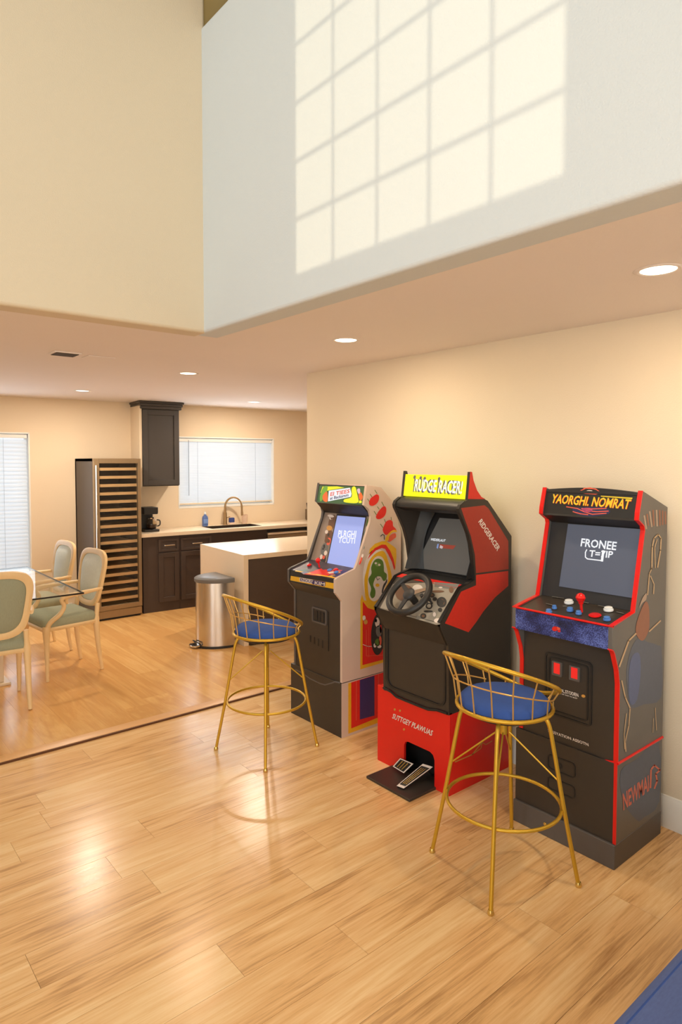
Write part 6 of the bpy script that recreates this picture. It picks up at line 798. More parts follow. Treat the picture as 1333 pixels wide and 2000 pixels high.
# steering wheel
wc = Vector([2.5071, 2.4119, 1.0341])
wn = Vector((-.707, 0, .707)); wq = Matrix.Translation(wc) @ wn.to_track_quat('Z', 'Y').to_matrix().to_4x4()
WR = .122
sw = MB().tube([wq @ Vector((WR * math.cos(t), WR * math.sin(t), 0)) for t in [2 * PI * i / 40 for i in range(40)]], .0185, 12, True).obj('steering_wheel', M_matte, A2, world=True)
sub(MB().lathe([(.034, -.012), (.036, .004), (.028, .010), (.010, .012)], seg=20, M=wq), 'hub', M_inner, sw)
for k, a in enumerate((0.5, 0.5 + 2 * PI / 3, 0.5 + 4 * PI / 3)):
    d = Vector((math.cos(a), math.sin(a), 0)); nn = Vector((-d.y, d.x, 0))
    mb = MB()
    vs = [wq @ (d * r_ + nn * w_ + Vector((0, 0, z_))) for r_, w_ in ((.025, .014), (.025, -.014), (WR - .01, -.010), (WR - .01, .010)) for z_ in (-.004, .003)]
    mb.add(vs, [(0, 2, 4, 6), (1, 7, 5, 3), (0, 1, 3, 2), (2, 3, 5, 4), (4, 5, 7, 6), (6, 7, 1, 0)])
    o = sub(mb, 'spoke', M_inner if k else M_chrome, sw)
sub(MB().tube([wc - wn * .07, wc - wn * .008], .02, 14), 'steering_column', M_matte, sw)
for yy, h_ in ((2.335, .045), (2.300, .03)):
    pp = Vector((2.565, yy, .995))
    MB().tube([pp, pp + wn * h_], .006, 8).tube([pp + wn * h_, pp + wn * (h_ + .018)], [.011, .011], 10).obj('gear_lever', M_inner, A2, world=True)
# lower front with rounded recessed panel
low2 = [(yb + .012, .90), (ya - .012, .90), (ya - .012, .446), (2.258, .443), (2.318, .428), (2.480, .428), (2.558, .430), (2.598, .446), (yb + .012, .452)]
lf = MB().prism(low2, 2.566, 2.582, 'x').obj('front_panel', M_black, A2, .001, world=True)
ins = [(2.640, .47), (2.640, .80), (2.62, .835), (2.24, .835), (2.205, .80), (2.198, .47)]
sub(ring_band([(a, b) for a, b in rrect(2.200, .462, 2.640, .840, .05)], [(a, b) for a, b in rrect(2.210, .472, 2.626, .830, .045)], 2.5595, 2.566), 'panel_frame', M_matte, lf)
sub(MB().tube([(2.560, p[0], p[1] - .006) for p in low2[2:]], .007, 8), 'lip', M_matte, lf)
# red riser with pedal opening
arch = [(2.508, 0), (2.508, .160), (2.498, .182), (2.478, .190), (2.316, .190), (2.294, .180), (2.283, .155), (2.283, 0)]
outl = [(Y0, 0), (Y0, .440), (2.258, .437), (2.318, .422), (2.480, .422), (2.558, .424), (2.598, .440), (Y1 + .055, .446), (Y1 + .055, 0)] + arch
rs = MB().prism(outl, 2.573, 2.589, 'x').obj('riser_front', M_redlam, A2, .001, world=True)
lettering('m2_riser', rs, 'lettering', world=False); art('m2_riser', rs, 'printed_marks', world=False)
p = MB().box((2.589, Y0, 0), (3.092, Y0 + TH, .432)).obj('riser_side', M_redlam, A2, .001, world=True)
art('m2_riser_side', p, 'printed_signature', world=False)
MB().box((2.575, Y1 - .01, .430), (3.092, Y1 + .055, .440)).obj('riser_top', M_redlam, A2, world=True)
MB().box((2.589, Y1 - TH + .055, 0), (3.092, Y1 + .055, .430)).obj('riser_side', M_redlam, A2, .001, world=True)
MB().box((2.70, Y0 + TH, .0), (2.712, Y1 - TH, .42)).obj('pedal_housing', M_matte, A2, world=True)
pb = MB().box((2.372, 2.272, 0.0005), (2.70, 2.600, .014)).obj('pedal_plate', M_black, A2, .002, world=True)
def pedal(name, q, th):
    q = [Vector(a) for a in q]
    n = (q[1] - q[0]).cross(q[3] - q[0]).normalized()
    if n.z < 0: n = -n
    vs = q + [a - n * th for a in q]
    o = MB().add(vs, [(0, 1, 2, 3), (7, 6, 5, 4)] + [(i, (i + 1) % 4, 4 + (i + 1) % 4, 4 + i) for i in range(4)]).obj(name, M_matte, A2, world=True)
    c = sum(q, Vector()) / 4
    out = [a + n * .002 for a in q]; inn = [a + (c - a) * .16 + n * .002 for a in q]
    out2 = [a + n * .0 for a in q]
    mb = MB(); mb.add(out + inn, [(i, (i + 1) % 4, 4 + (i + 1) % 4, 4 + i) for i in range(4)]); mb.add(out + out2, [(i, (i + 1) % 4, 4 + (i + 1) % 4, 4 + i) for i in range(4)])
    sub(mb, 'pedal_trim', MATS['ink_cream'], o)
    for k in range(3):
        f0, f1 = .26 + k * .2, .32 + k * .2
        e = lambda s, t: q[0].lerp(q[1], s).lerp(q[3].lerp(q[2], s), t) + n * .0022
        sub(MB().add([e(f0, .15), e(f1, .15), e(f1, .85), e(f0, .85)], [(0, 1, 2, 3)]), 'tread_rib', M_foot, o)
    return o
pedal('accelerator_pedal', [(2.410, 2.402, .022), (2.419, 2.359, .022), (2.590, 2.309, .104), (2.575, 2.367, .104)], .008)
pedal('brake_pedal', [(2.533, 2.555, .034), (2.524, 2.460, .034), (2.556, 2.419, .092), (2.548, 2.512, .092)], .008)
MB().tube([(2.575, 2.340, .092), (2.60, 2.335, .05), (2.66, 2.335, .02)], .008, 8).obj('pedal_arm', M_matte, A2, world=True)
MB().tube([(2.548, 2.475, .080), (2.58, 2.475, .05), (2.66, 2.475, .02)], .008, 8).obj('pedal_arm', M_matte, A2, world=True)

# ---------------------------------------------------------------- left cabinet (beige sides, cartoon print)
Y0, Y1 = 3.080, 3.592
A1 = root('arcade_cabinet', 'beige sided arcade cabinet with cartoon peppers and pale blue screen, leftmost of three', 'arcade machine', (2.86, (Y0 + Y1) / 2, 0), 0, 'arcade cabinets along the right wall')
edge1 = [(2.606, .352), (2.606, .868), (2.552, .930), (2.552, 1.011), (2.569, 1.020), (2.712, 1.059), (2.735, 1.100), (2.762, 1.166), (2.842, 1.350), (2.848, 1.390), (2.834, 1.430), (2.820, 1.446), (2.788, 1.465), (2.812, 1.592)]
prof1 = edge1 + [(2.936, 1.573), (3.032, 1.485), (3.122, 1.265), (3.122, .352)]
for ya_, main in ((Y0, True), (Y1 - TH, False)):
    p = MB().prism(prof1, ya_, ya_ + TH, 'y').obj('side_panel', M_beige if main else M_black, A1, 0.001, world=True)
    if main: art('m1_side', p, 'printed_art', world=False)
    sub(moulding(edge1, ya_ - .0005, ya_ + TH + .0005, .003), 'edge_moulding', M_beige if main else M_kick, p)
ya, yb = Y0 + TH, Y1 - TH
mq = MB().plate((2.790, 1.465), (2.812, 1.590), ya, yb, .02).obj('marquee', M_matte, A1, world=True)
art('m1_marquee', mq, 'printed_art', world=False); lettering('m1_marquee', mq, 'title_lettering', world=False)
sub(ring_band([(0, 0), (1, 0), (1, 1), (0, 1)], [(0, 0)] * 4, 0, 0), 'spare', M_matte, mq) if False else None
sp1 = MB().plate((2.792, 1.463), (2.866, 1.392), ya, yb, .01).obj('speaker_panel', M_matte, A1, world=True)
for i in range(4):
    yy = 3.42 - i * .075
    sub(MB().lathe([(.008, -.002), (.008, .003), (.003, .005)], c=(2.826, yy, 1.430), seg=10, M=Vector((-.69, 0, -.72)).to_track_quat('Z', 'Y').to_matrix().to_4x4()), 'rivet', M_kick, sp1)
MB().plate((2.812, 1.591), (2.936, 1.572), ya, yb, .012).obj('top_panel', M_beige, A1, world=True)
MB().plate((2.936, 1.572), (3.031, 1.484), ya, yb, .012).obj('top_panel', M_beige, A1, world=True)
MB().box((3.108, ya, .352), (3.12, yb, 1.28)).obj('back_panel', M_black, A1, world=True)
bz = MB().plate((2.735, 1.060), (2.866, 1.392), ya, yb, .012).obj('bezel', mat('pale_bezel_print', rgb(150, 132, 118), .5), A1, world=True)
art('m1_bezel', bz, 'printed_art', world=False, keep=lambda p: p[0][1] > 3.3); art('m1_bezel', bz, 'printed_art', world=False, keep=lambda p: p[0][1] <= 3.3)
sc = screen('m1_screen', A1, 'screen_periwinkle', rgb(128, 142, 196), .80)
lettering('m1_screen', sc, 'screen_lettering', world=False)
pts = [Vector(p) for p in ART['m1_screen'][0][2]]
cen = sum(pts, Vector()) / 4
outp = [p + (p - cen) * .07 + Vector((.0005, 0, 0)) for p in pts]
mb = MB(); mb.add(outp + pts, [(i, (i + 1) % 4, 4 + (i + 1) % 4, 4 + i) for i in range(4)])
sub(mb, 'screen_surround', M_matte, sc)
dk = MB().plate((2.560, 1.012), (2.735, 1.062), ya, yb, .012).obj('control_deck', mat('deck_print_dark', rgb(70, 62, 76), .4), A1, world=True)
art('m1_deck', dk, 'printed_art', world=False)
sp = Vector((2.652, 3.37, 1.041)); dn1 = Vector((-.27, 0, .96))
st = MB().tube([sp, sp + dn1 * .04], .006, 8).obj('joystick', M_redplastic, A1, world=True)
MB().lathe([(.004, -.018), (.013, -.012), (.0175, 0), (.013, .012), (.004, .0175)], c=sp + dn1 * .05, seg=16).obj('ball_top', M_redplastic, st)
q1 = dn1.to_track_quat('Z', 'Y').to_matrix().to_4x4()
for (xx, yy, m) in ((2.64, 3.25, M_blueplastic), (2.66, 3.21, M_redplastic), (2.63, 3.17, M_blueplastic), (2.65, 3.48, M_redplastic)):
    MB().lathe([(.016, 0), (.016, .006), (.011, .010)], c=(xx, yy, 1.015 + (xx - 2.56) * .286), seg=14, M=q1).obj('button', m, A1, world=True)
fs = MB().box((2.5525, ya, .930), (2.566, yb, 1.010)).obj('control_strip', M_matte, A1, world=True)
art('m1_strip', fs, 'printed_art', world=False); lettering('m1_strip', fs, 'lettering', world=False)
MB().plate((2.606, .868), (2.553, .930), ya, yb, .012).obj('deck_underside', M_matte, A1, world=True)
low1 = [(yb, .88), (ya, .88), (ya, .352), (3.151, .346), (3.17, .335), (3.249, .300), (3.30, .296), (3.412, .300), (3.50, .318), (yb, .318)]
lf = MB().prism(low1, 2.607, 2.622, 'x').obj('front_panel', M_black, A1, .001, world=True)
art('m1_front', lf, 'name_label', world=False)
sub(MB().tube([(2.604, p[0], p[1] - .004) for p in low1[2:]], .006, 8), 'lip', M_kick, lf)
sub(ring_band(rrect(3.236, .684, 3.388, .786, .012), rrect(3.246, .694, 3.378, .776, .008), 2.600, 2.607), 'coin_door_frame', M_kick, lf)
for yy in (3.275, 3.312, 3.346):
    sub(MB().box((2.603, yy - .012, .700), (2.607, yy + .008, .764)), 'coin_slot', M_matte, lf)
for i in range(4):
    sub(MB().box((2.6045, 3.278 + i * .043, .530 + .004 * i), (2.607, 3.288 + i * .043, .580 + .002 * i)), 'vent_slot', M_matte, lf)
sub(MB().box((2.603, 3.217, .523), (2.607, 3.224, .778)), 'door_groove', M_matte, lf)
rz = MB().box((2.600, Y0 + .002, 0), (3.118, Y1 + .034, .348)).obj('riser', M_black, A1, .001, world=True)
p = MB().box((2.600, Y0, 0), (3.118, Y0 + .0019, .348)).obj('riser_side', M_beige, A1, world=True)
art('m1_riser', p, 'printed_art', world=False)

# ================================================================== BAR STOOLS
def make_stool(label):
    t = root('bar_stool', label, 'stool', (0, 0, 0), 0, 'gold wire bar stools at the arcade cabinets')
    SZ, SR = .715, .197
    MB().tube([(SR * math.cos(a), SR * math.sin(a), SZ) for a in [2 * PI * i / 40 for i in range(40)]], .0085, 10, True).obj('seat_ring', M_gold, t)
    def rim(a):
        xb, xf, ry = .258, .208, .236
        t_ = (.5 + .5 * math.cos(a)) ** .75
        return Vector(((xf - xb) / 2 - (xb + xf) / 2 * math.cos(a), ry * math.sin(a), 0.7235 + .2365 * t_))
    MB().tube([rim(2 * PI * i / 48) for i in range(48)], .0092, 10, True).obj('back_rim', M_gold, t)
    bot = lambda a: Vector((-SR * math.cos(a), SR * math.sin(a), SZ))
    for a in [math.radians(v) for v in (0, 24, 48, 72, 98, 124, 150, -24, -48, -72, -98, -124, -150)]:
        p, q = bot(a * .96), rim(a)
        mid = (p + q) / 2; mid.x += .012 * math.cos(a); mid.y -= .012 * math.sin(a)
        MB().tube([p, mid, q], .0033, 6).obj('wire', M_wire, t)
    def mida(a):
        p, q = bot(a * .96), rim(a)
        mid = p * .48 + q * .52; mid.x += .012 * math.cos(a); mid.y -= .012 * math.sin(a)
        return mid
    MB().tube([mida(math.radians(v)) for v in range(-126, 127, 7)], .0033, 6).obj('hoop_wire', M_wire, t)
    # domed cushion
    prof = [(.02, .700), (.150, .700), (.176, .708), (.187, .722), (.186, .738), (.172, .753), (.125, .764), (.06, .768), (.005, .769)]
    MB().lathe(prof, seg=36).obj('seat_cushion', M_velvet, t)
    MB().lathe([(.02, .684), (.155, .684), (.160, .692), (.155, .700)], seg=28).obj('seat_pan', M_matte, t)
    for k, a in enumerate((28, 118, 208, 298)):
        a = math.radians(a); c, s_ = math.cos(a), math.sin(a)
        pth = spline([(.125 * c, .125 * s_, .690), (.160 * c, .160 * s_, .684), (.182 * c, .182 * s_, .655), (.200 * c, .200 * s_, .570), (.250 * c, .250 * s_, .290), (.305 * c, .305 * s_, .012)], 5)
        lg = MB().tube(pth, .0088, 10).obj('leg', M_gold, t)
        MB().lathe([(.012, .0), (.014, .006), (.012, .014), (.010, .02)], c=(.306 * c, .306 * s_, 0), seg=12).obj('foot_glide', M_foot, lg)
        MB().tube([(.022 * c, .022 * s_, .600), (.229 * c, .229 * s_, .42)], .0036, 6).obj('brace', M_gold, t)
    MB().tube([(.237 * math.cos(a), .237 * math.sin(a), .300) for a in [2 * PI * i / 44 for i in range(44)]], .0075, 10, True).obj('foot_ring', M_gold, t)
    MB().tube([(0, 0, .59), (0, 0, .686)], .016, 12).obj('swivel_post', M_gold, t)
    MB().lathe([(.030, .684), (.026, .655), (.018, .645)], seg=16).obj('swivel_cap', M_matte, t)
    return t
st2 = make_stool('gold wire bar stool with round blue seat in front of the rightmost cabinet')
st1 = copy_tree(st2)
st1['label'] = 'gold wire bar stool with round blue seat beside the leftmost cabinet, nearer the trash can'
st2.location = (2.285, 1.640, 0)
st1.location = (2.160, 3.265, .0)
for ch in st1.children:
    if ch.name.split('.')[0] in ('leg', 'brace'):
        ch.rotation_euler.z = math.radians(27)

# ================================================================== DINING SET
def make_chair(label):
    t = root('dining_armchair', label, 'chair', (0, 0, 0), 0, 'carved armchairs around the glass table')
    # local: faces +x
    def bk(y, z):          # tilted back plane
        return Vector((-.215 - (z - .48) * .17, y, z))
    def outline(s, n=40):
        out = []
        for i in range(n):
            a = 2 * PI * i / n
            c, s_ = math.cos(a), math.sin(a)
            e = .50
            yy = math.copysign(abs(c) ** e, c); zz = math.copysign(abs(s_) ** e, s_)
            z = .755 + zz * (.225 * s[1]) + (.012 * (1 - yy * yy) if zz > 0 else -.016 * (1 - yy * yy))
            w = (.192 + .058 * (zz * .5 + .5)) * s[0]
            out.append((yy * w, z))
        return out
    o_, i_ = outline((1, 1)), outline((.80, .80))
    mb = MB(); n = len(o_)
    nn = Vector((-1, 0, -.17)).normalized()
    m_ = [((a[0] + b[0]) / 2, (a[1] + b[1]) / 2) for a, b in zip(o_, i_)]
    rings = [[bk(*p) for p in o_], [bk(*p) + nn * .012 for p in o_], [bk(*p) + nn * .020 for p in m_], [bk(*p) + nn * .012 for p in i_],
             [bk(*p) - nn * .012 for p in i_], [bk(*p) - nn * .020 for p in m_], [bk(*p) - nn * .012 for p in o_], [bk(*p) for p in o_]]
    mb.loft(rings, caps=False)
    mb.obj('back_frame', M_chairwood, t)
    mb = MB()
    cs = [outline((.80 * f, .80 * f)) for f in (1.0, .9, .6, .25)]
    rings = [[bk(*p) + nn * d for p in c] for c, d in zip(cs, (.004, .014, .022, .026))]
    rings2 = [[bk(*p) - nn * d for p in c] for c, d in zip(cs, (.004, .018, .032, .038))]
    MB().loft(rings).loft(rings2).obj('back_pad', M_sagepale if False else M_sage, t)
    # seat frame and cushion
    def seat(f, z):
        pts = rrect(-.22, -.225, .235, .225, .05, 5)
        return [((x * f), (y * (f + .05 * (x / .235))), z) for x, y in pts]
    MB().loft([seat(.99, .402), seat(1.01, .408), seat(1.015, .422), seat(.98, .432)]).obj('seat_frame', M_chairwood, t)
    MB().loft([seat(.95, .424), seat(.99, .445), seat(.985, .472), seat(.93, .494), seat(.78, .510), seat(.5, .520), seat(.1, .524)]).obj('seat_cushion', M_sage, t)
    for sy in (-1, 1):
        MB().tube(spline([(.205, sy * .215, .440), (.208, sy * .216, .38), (.205, sy * .212, .25), (.203, sy * .208, .004)], 5), [.030, .031, .031, .031, .030, .028, .026, .024, .022, .021, .019, .0175, .016, .0145, .013, .0125], 12).obj('leg', M_chairwood, t)
        MB().tube(spline([(-.225, sy * .190, .56), (-.212, sy * .195, .46), (-.208, sy * .198, .38), (-.222, sy * .200, .2), (-.250, sy * .203, .004)], 5), [.018] * 6 + [.022, .024, .025, .025, .024] + [.023, .022, .021, .020, .019, .018, .017, .016, .015, .014], 12).obj('leg', M_chairwood, t)
        MB().tube(spline([tuple(bk(sy * .222, .685)), (-.15, sy * .245, .682), (-.02, sy * .258, .675), (.075, sy * .258, .665), (.100, sy * .255, .640), (.080, sy * .250, .590), (.110, sy * .244, .530), (.185, sy * .232, .470), (.212, sy * .222, .405)], 4), [.014] * 5 + [.017] * 5 + [.021] * 4 + [.017] * 10 + [.019] * 8 + [.02], 10).obj('arm', M_chairwood, t)
    return t
chB = make_chair('pale wooden armchair on the right of the glass table, nearer the camera of that pair')
chA = copy_tree(chB); chA['label'] = 'pale wooden armchair with green back turned to the camera at the left edge'
chC = copy_tree(chB); chC['label'] = 'pale wooden armchair on the far right of the glass table, by the wine fridge'
for ch in chC.children:
    if ch.name.startswith('back_pad'): ch.data = ch.data.copy(); ch.data.materials[0] = M_sagepale
for ch in chB.children:
    if ch.name.startswith('back_pad'): ch.data = ch.data.copy(); ch.data.materials[0] = M_sagepale
for o, x, y, a in ((chB, 1.655, 5.565, 186), (chA, 1.030, 5.085, 86), (chC, 1.640, 6.300, 184)):
    o.location = (x, y, .006); o.rotation_euler.z = math.radians(a)
tb = root('dining_table', 'glass topped dining table with white block pedestal beside the armchairs', 'table', (.85, 5.75, .006), 0)
MB().box((.02, 4.98, .741), (1.645, 6.56, .753)).obj('glass_top', M_glassT, tb, .002, world=True)
e = MB()
for a_, b_ in (((.02, 4.976, .741), (1.645, 4.980, .753)), ((1.645, 4.976, .741), (1.649, 6.564, .753)), ((.02, 6.56, .741), (1.645, 6.564, .753)), ((.016, 4.976, .741), (.02, 6.564, .753))):
    e.box(a_, b_)
e.obj('dark_glass_edge', M_tint, tb, world=True)
pd = MB().box((.74, 5.50, .026), (1.20, 6.10, .741)).obj('pedestal', M_quartz, tb, .006, world=True)
MB().box((.70, 5.46, .006), (1.24, 6.14, .026)).obj('pedestal_foot', M_quartz, tb, .004, world=True)

# ================================================================== WINE FRIDGE
FX0, FX1, FY, FZ = 2.445, 2.968, 7.005, 1.772
fg = root('wine_fridge', 'tall stainless wine fridge with glass door and many wooden shelves', 'fridge', ((FX0 + FX1) / 2, 7.30, .006), 0)
mb = MB()
mb.box((FX0, FY + .05, .05), (FX0 + .03, 7.61, FZ)); mb.box((FX1 - .03, FY + .05, .05), (FX1, 7.61, FZ))
mb.box((FX0, FY + .05, FZ - .03), (FX1, 7.61, FZ)); mb.box((FX0, 7.58, .05), (FX1, 7.61, FZ)); mb.box((FX0, FY + .05, .05), (FX1, 7.61, .10))
mb.obj('cabinet_body', M_fridgeside, fg, world=True)
mb = MB()
mb.box((FX0 + .03, FY + .06, .1), (FX0 + .034, 7.58, FZ - .03)); mb.box((FX1 - .034, FY + .06, .1), (FX1 - .03, 7.58, FZ - .03)); mb.box((FX0 + .03, 7.56, .1), (FX1 - .03, 7.58, FZ - .03))
mb.obj('liner', M_cavity, fg, world=True)
dr = MB()
for a_, b_ in (((FX0, FY, .115), (FX0 + .058, FY + .045, FZ)), ((FX1 - .036, FY, .115), (FX1, FY + .045, FZ)), ((FX0 + .058, FY, FZ - .052), (FX1 - .036, FY + .045, FZ)), ((FX0 + .058, FY, .115), (FX1 - .036, FY + .045, .165))):
    dr.box(a_, b_)
dr = dr.obj('door', M_steelf, fg, .002, world=True)
sub(MB().box((FX0 + .058, FY + .012, .165), (FX1 - .036, FY + .018, FZ - .052)), 'glass_pane', M_glassF, dr)
sub(MB().tube([(FX0 + .018, FY - .020, .62), (FX0 + .018, FY - .020, 1.70)], .008, 8).box((FX0 + .012, FY - .02, .64), (FX0 + .024, FY, .655)).box((FX0 + .012, FY - .02, 1.66), (FX0 + .024, FY, 1.675)), 'door_handle', M_chrome, dr)
MB().box((FX0 + .004, FY + .004, .030), (FX1 - .004, FY + .06, .110)).obj('plinth', M_steelf, fg, .002, world=True)
MB().box((FX0 + .01, FY + .03, .006), (FX1 - .01, 7.58, .05)).obj('base', M_matte, fg, world=True)
shm = MB().box((FX0 + .064, FY + .024, -.0155), (FX1 - .040, FY + .042, .0155)).box((FX0 + .05, FY + .042, -.006), (FX1 - .05, 7.54, .0)).mesh('shelf', M_shelfwood)
for i in range(17):
    o = bpy.data.objects.new('shelf', shm); o.location = (0, 0, .225 + i * .0895); COL.objects.link(o); o.parent = fg; o.matrix_parent_inverse = WM[fg].inverted()

# ================================================================== KITCHEN
def kroot(name, label, cat, u, w, z=0.006, group=None):
    return root(name, label, cat, K(u, w, z), -KR, group)
def kbox(mb, u0, u1, w0, w1, z0, z1):
    return mb.box((u0, -w1, z0), (u1, -w0, z1), None, KM)
def shaker(parent, name, u0, u1, z0, z1, wf, m, rail=.055, t=.020):
    mb = MB()
    kbox(mb, u0, u0 + rail, wf, wf + t, z0, z1); kbox(mb, u1 - rail, u1, wf, wf + t, z0, z1)
    kbox(mb, u0 + rail, u1 - rail, wf, wf + t, z0, z0 + rail); kbox(mb, u0 + rail, u1 - rail, wf, wf + t, z1 - rail, z1)
    kbox(mb, u0 + rail, u1 - rail, wf, wf + t * .45, z0 + rail, z1 - rail)
    return mb.obj(name, m, parent, .0025, world=True)
def pull(parent, u0, u1, z, wf):
    mb = MB()
    pts = [Vector(K(u0, wf, z)), Vector(K(u0, wf + .028, z)), Vector(K(u1, wf + .028, z)), Vector(K(u1, wf, z))]
    mb.tube([pts[0], pts[1]], .005, 8); mb.tube([pts[1], pts[2]], .007, 8); mb.tube([pts[3], pts[2]], .005, 8)
    return sub(mb, 'handle', M_chrome, parent)
CW = .52
def base_cabinet(label, u0, u1, drawer=True, door=True, filler=0.0):
    t = kroot('base_cabinet', label, 'cabinet', (u0 + u1) / 2, CW / 2, .006, 'dark base cabinets under the counter')
    kbox(MB(), u0, u1 - .001, .005 if drawer else CW - .02, CW, .006, .879).obj('carcass', M_espresso, t, .002, world=True)
    a, b = u0 + .012 + filler, u1 - .012
    if drawer:
        d = shaker(t, 'drawer', a, b, .70, .845, CW, M_espresso, .028); pull(d, (a + b) / 2 - .06, (a + b) / 2 + .06, .775, CW + .02)
    if door:
        shaker(t, 'door', a, b, .115, .685, CW, M_espresso, .055)
    return t
base_cabinet('narrow dark base cabinet at the counter end beside the wine fridge', 3.055, 3.490, True, True, .165)
base_cabinet('dark base cabinet second from the wine fridge, partly behind the island', 3.490, 3.90)
base_cabinet('dark base cabinet under the sink, behind the island', 3.90, 4.66, False, True)
dw = kroot('dishwasher', 'stainless dishwasher front under the counter, right of the sink', 'dishwasher', 4.96, .27)
kbox(MB(), 4.662, 5.258, .01, .50, .10, .872).obj('body', M_matte, dw, world=True)
d = kbox(MB(), 4.667, 5.253, .50, .535, .12, .80).obj('door', M_steelf, dw, .003, world=True)
kbox(MB(), 4.667, 5.253, .50, .54, .805, .83).obj('control_panel', M_quartz, dw, .002, world=True)
kbox(MB(), 4.67, 5.25, .05, .45, .006, .10).obj('toe_kick', M_matte, dw, world=True)
base_cabinet('dark base cabinet at the far right end under the counter', 5.26, 5.95)
# counter with sink cut-out
ct = MB()
su0, su1, sw0, sw1 = 3.93, 4.62, .15, .465
for a in ((3.030, su0, .004, .555), (su1, 5.98, .004, .555), (su0, su1, .004, sw0), (su0, su1, sw1, .555)):
    kbox(ct, a[0], a[1], a[2], a[3], .880, .920)
tag(ct.obj('countertop', M_quartz, None), 'pale quartz countertop running along the kitchen window wall', 'countertop')
sk = kroot('kitchen_sink', 'dark undermount sink sunk in the pale counter', 'sink', (su0 + su1) / 2, .3, .70)
mb = MB(); th = .012
kbox(mb, su0 + .002, su1 - .002, sw0 + .002, sw1 - .002, .690, .702)
a_, b_ = .0015, .010
kbox(mb, su0 + a_, su0 + b_, sw0 + a_, sw1 - a_, .690, .9215); kbox(mb, su1 - b_, su1 - a_, sw0 + a_, sw1 - a_, .690, .9215)
kbox(mb, su0 + b_, su1 - b_, sw0 + a_, sw0 + b_, .690, .9215); kbox(mb, su0 + b_, su1 - b_, sw1 - b_, sw1 - a_, .690, .9215)
mb.obj('basin', mat('dark_sink_steel', rgb(70, 58, 48), .4, metal=.3), sk, world=True)
MB().lathe([(.03, 0), (.034, .002), (.012, .003)], c=K(4.27, .3, .7022), seg=16).obj('drain', M_chrome, sk, world=True)
# gooseneck tap
tp = kroot('kitchen_tap', 'tall bronze gooseneck tap rising behind the sink', 'tap', 4.285, .085, .920)
pth = [(0, 0, .0), (0, 0, .22)] + [(.105 - .105 * math.cos(a), -.03 * (1 - math.cos(a)), .22 + .125 * math.sin(a)) for a in [PI * i / 12 for i in range(1, 13)]] + [(.212, -.062, .155)]
MB().tube([(x, y, z + .008) for x, y, z in pth], .0125, 12).obj('spout', M_bronze, tp)
MB().lathe([(.032, 0), (.032, .008), (.024, .016), (.022, .15), (.014, .17)], seg=18).obj('tap_body', M_bronze, tp)
MB().tube([(.02, -.01, .09), (.055, -.03, .105)], .006, 8).obj('lever', M_bronze, tp)
MB().tube([(.212, -.062, .165), (.214, -.063, .115)], [.0145, .016], 12).obj('spray_head', M_bronze, tp)
# little things on the counter
sb = kroot('soap_bottle', 'small blue dish soap bottle left of the tap', 'bottle', 4.0, .10, .920)
m = mat('blue_soap_plastic', rgb(86, 112, 170), .3)
MB().loft([[(x, y, z) for x, y in rrect(-a, -b, a, b, b * .8, 5)] for a, b, z in ((.034, .022, 0.), (.038, .025, .01), (.038, .025, .10), (.030, .020, .125), (.014, .012, .14), (.014, .012, .150))]).obj('bottle_body', m, sb)
MB().lathe([(.013, .150), (.014, .165), (.008, .170), (.006, .185)], seg=14).obj('cap', M_whiteplastic, sb)
MB().box((-.030, -.0262, .035), (.030, -.0255, .090)).obj('bottle_label', mat('bottle_label_pale', rgb(120, 150, 205), .4), sb)
sc_ = kroot('sponge_caddy', 'blue sponge in a pale caddy between tap and sink', 'sponge', 4.375, .10, .920)
MB().box((-.045, -.03, 0), (.045, .03, .028)).obj('tray', mat('pale_pink_plastic', rgb(236, 210, 186), .4), sc_, .004)
MB().box((-.040, -.02, .028), (.030, .02, .088)).obj('sponge', mat('blue_sponge', rgb(62, 78, 140), .9, bump=.4), sc_, .006)
cu = kroot('drinking_cup', 'pale pinkish cup under the tap spout', 'cup', 4.56, .10, .920)
MB().lathe([(.030, 0), (.034, .01), (.040, .12), (.037, .12), (.032, .012)], seg=20).obj('cup_body', mat('pale_peach_ceramic', rgb(236, 204, 178), .3), cu)
cr_ = kroot('utensil_crock', 'dark utensil crock at the right end of the counter', 'jar', 5.56, .12, .920)
MB().lathe([(.05, 0), (.058, .02), (.058, .15), (.052, .15), (.05, .03)], seg=20).obj('crock_body', mat('brown_glaze', rgb(104, 84, 60), .3), cr_)
for a_, h_ in ((.3, .27), (2.1, .24), (4.0, .26)):
    MB().tube([(.015 * math.cos(a_), .015 * math.sin(a_), .03), (.04 * math.cos(a_), .04 * math.sin(a_), h_)], [.005, .008], 8).obj('utensil', M_matte, cr_)
cm = kroot('coffee_maker', 'black drip coffee maker with glass carafe on the counter end', 'coffee maker', 3.205, .28, .920)
MB().box((-.085, -.11, 0), (.095, .10, .028)).obj('hot_plate_base', M_matte, cm, .006)
MB().box((-.085, .01, .028), (.06, .10, .235)).obj('water_tank', M_matte, cm, .008)
MB().prism([(-.085, .205), (.080, .205), (.085, .225), (.085, .285), (-.085, .285)], -.10, .10, 'y').obj('brew_head', M_matte, cm, .006)
cf = MB().lathe([(.045, .030), (.060, .045), (.064, .085), (.056, .125), (.042, .145), (.044, .150)], c=(.02, -.045, 0), seg=24).obj('carafe', M_glassC, cm)
MB().lathe([(.044, .0), (.058, .012), (.060, .05)], c=(.02, -.045, .033), seg=24).obj('coffee', mat('coffee_dark', rgb(50, 30, 18), .2), cf)
MB().lathe([(.044, .150), (.046, .163), (.02, .172)], c=(.02, -.045, 0), seg=20).obj('carafe_lid', M_chrome, cf)
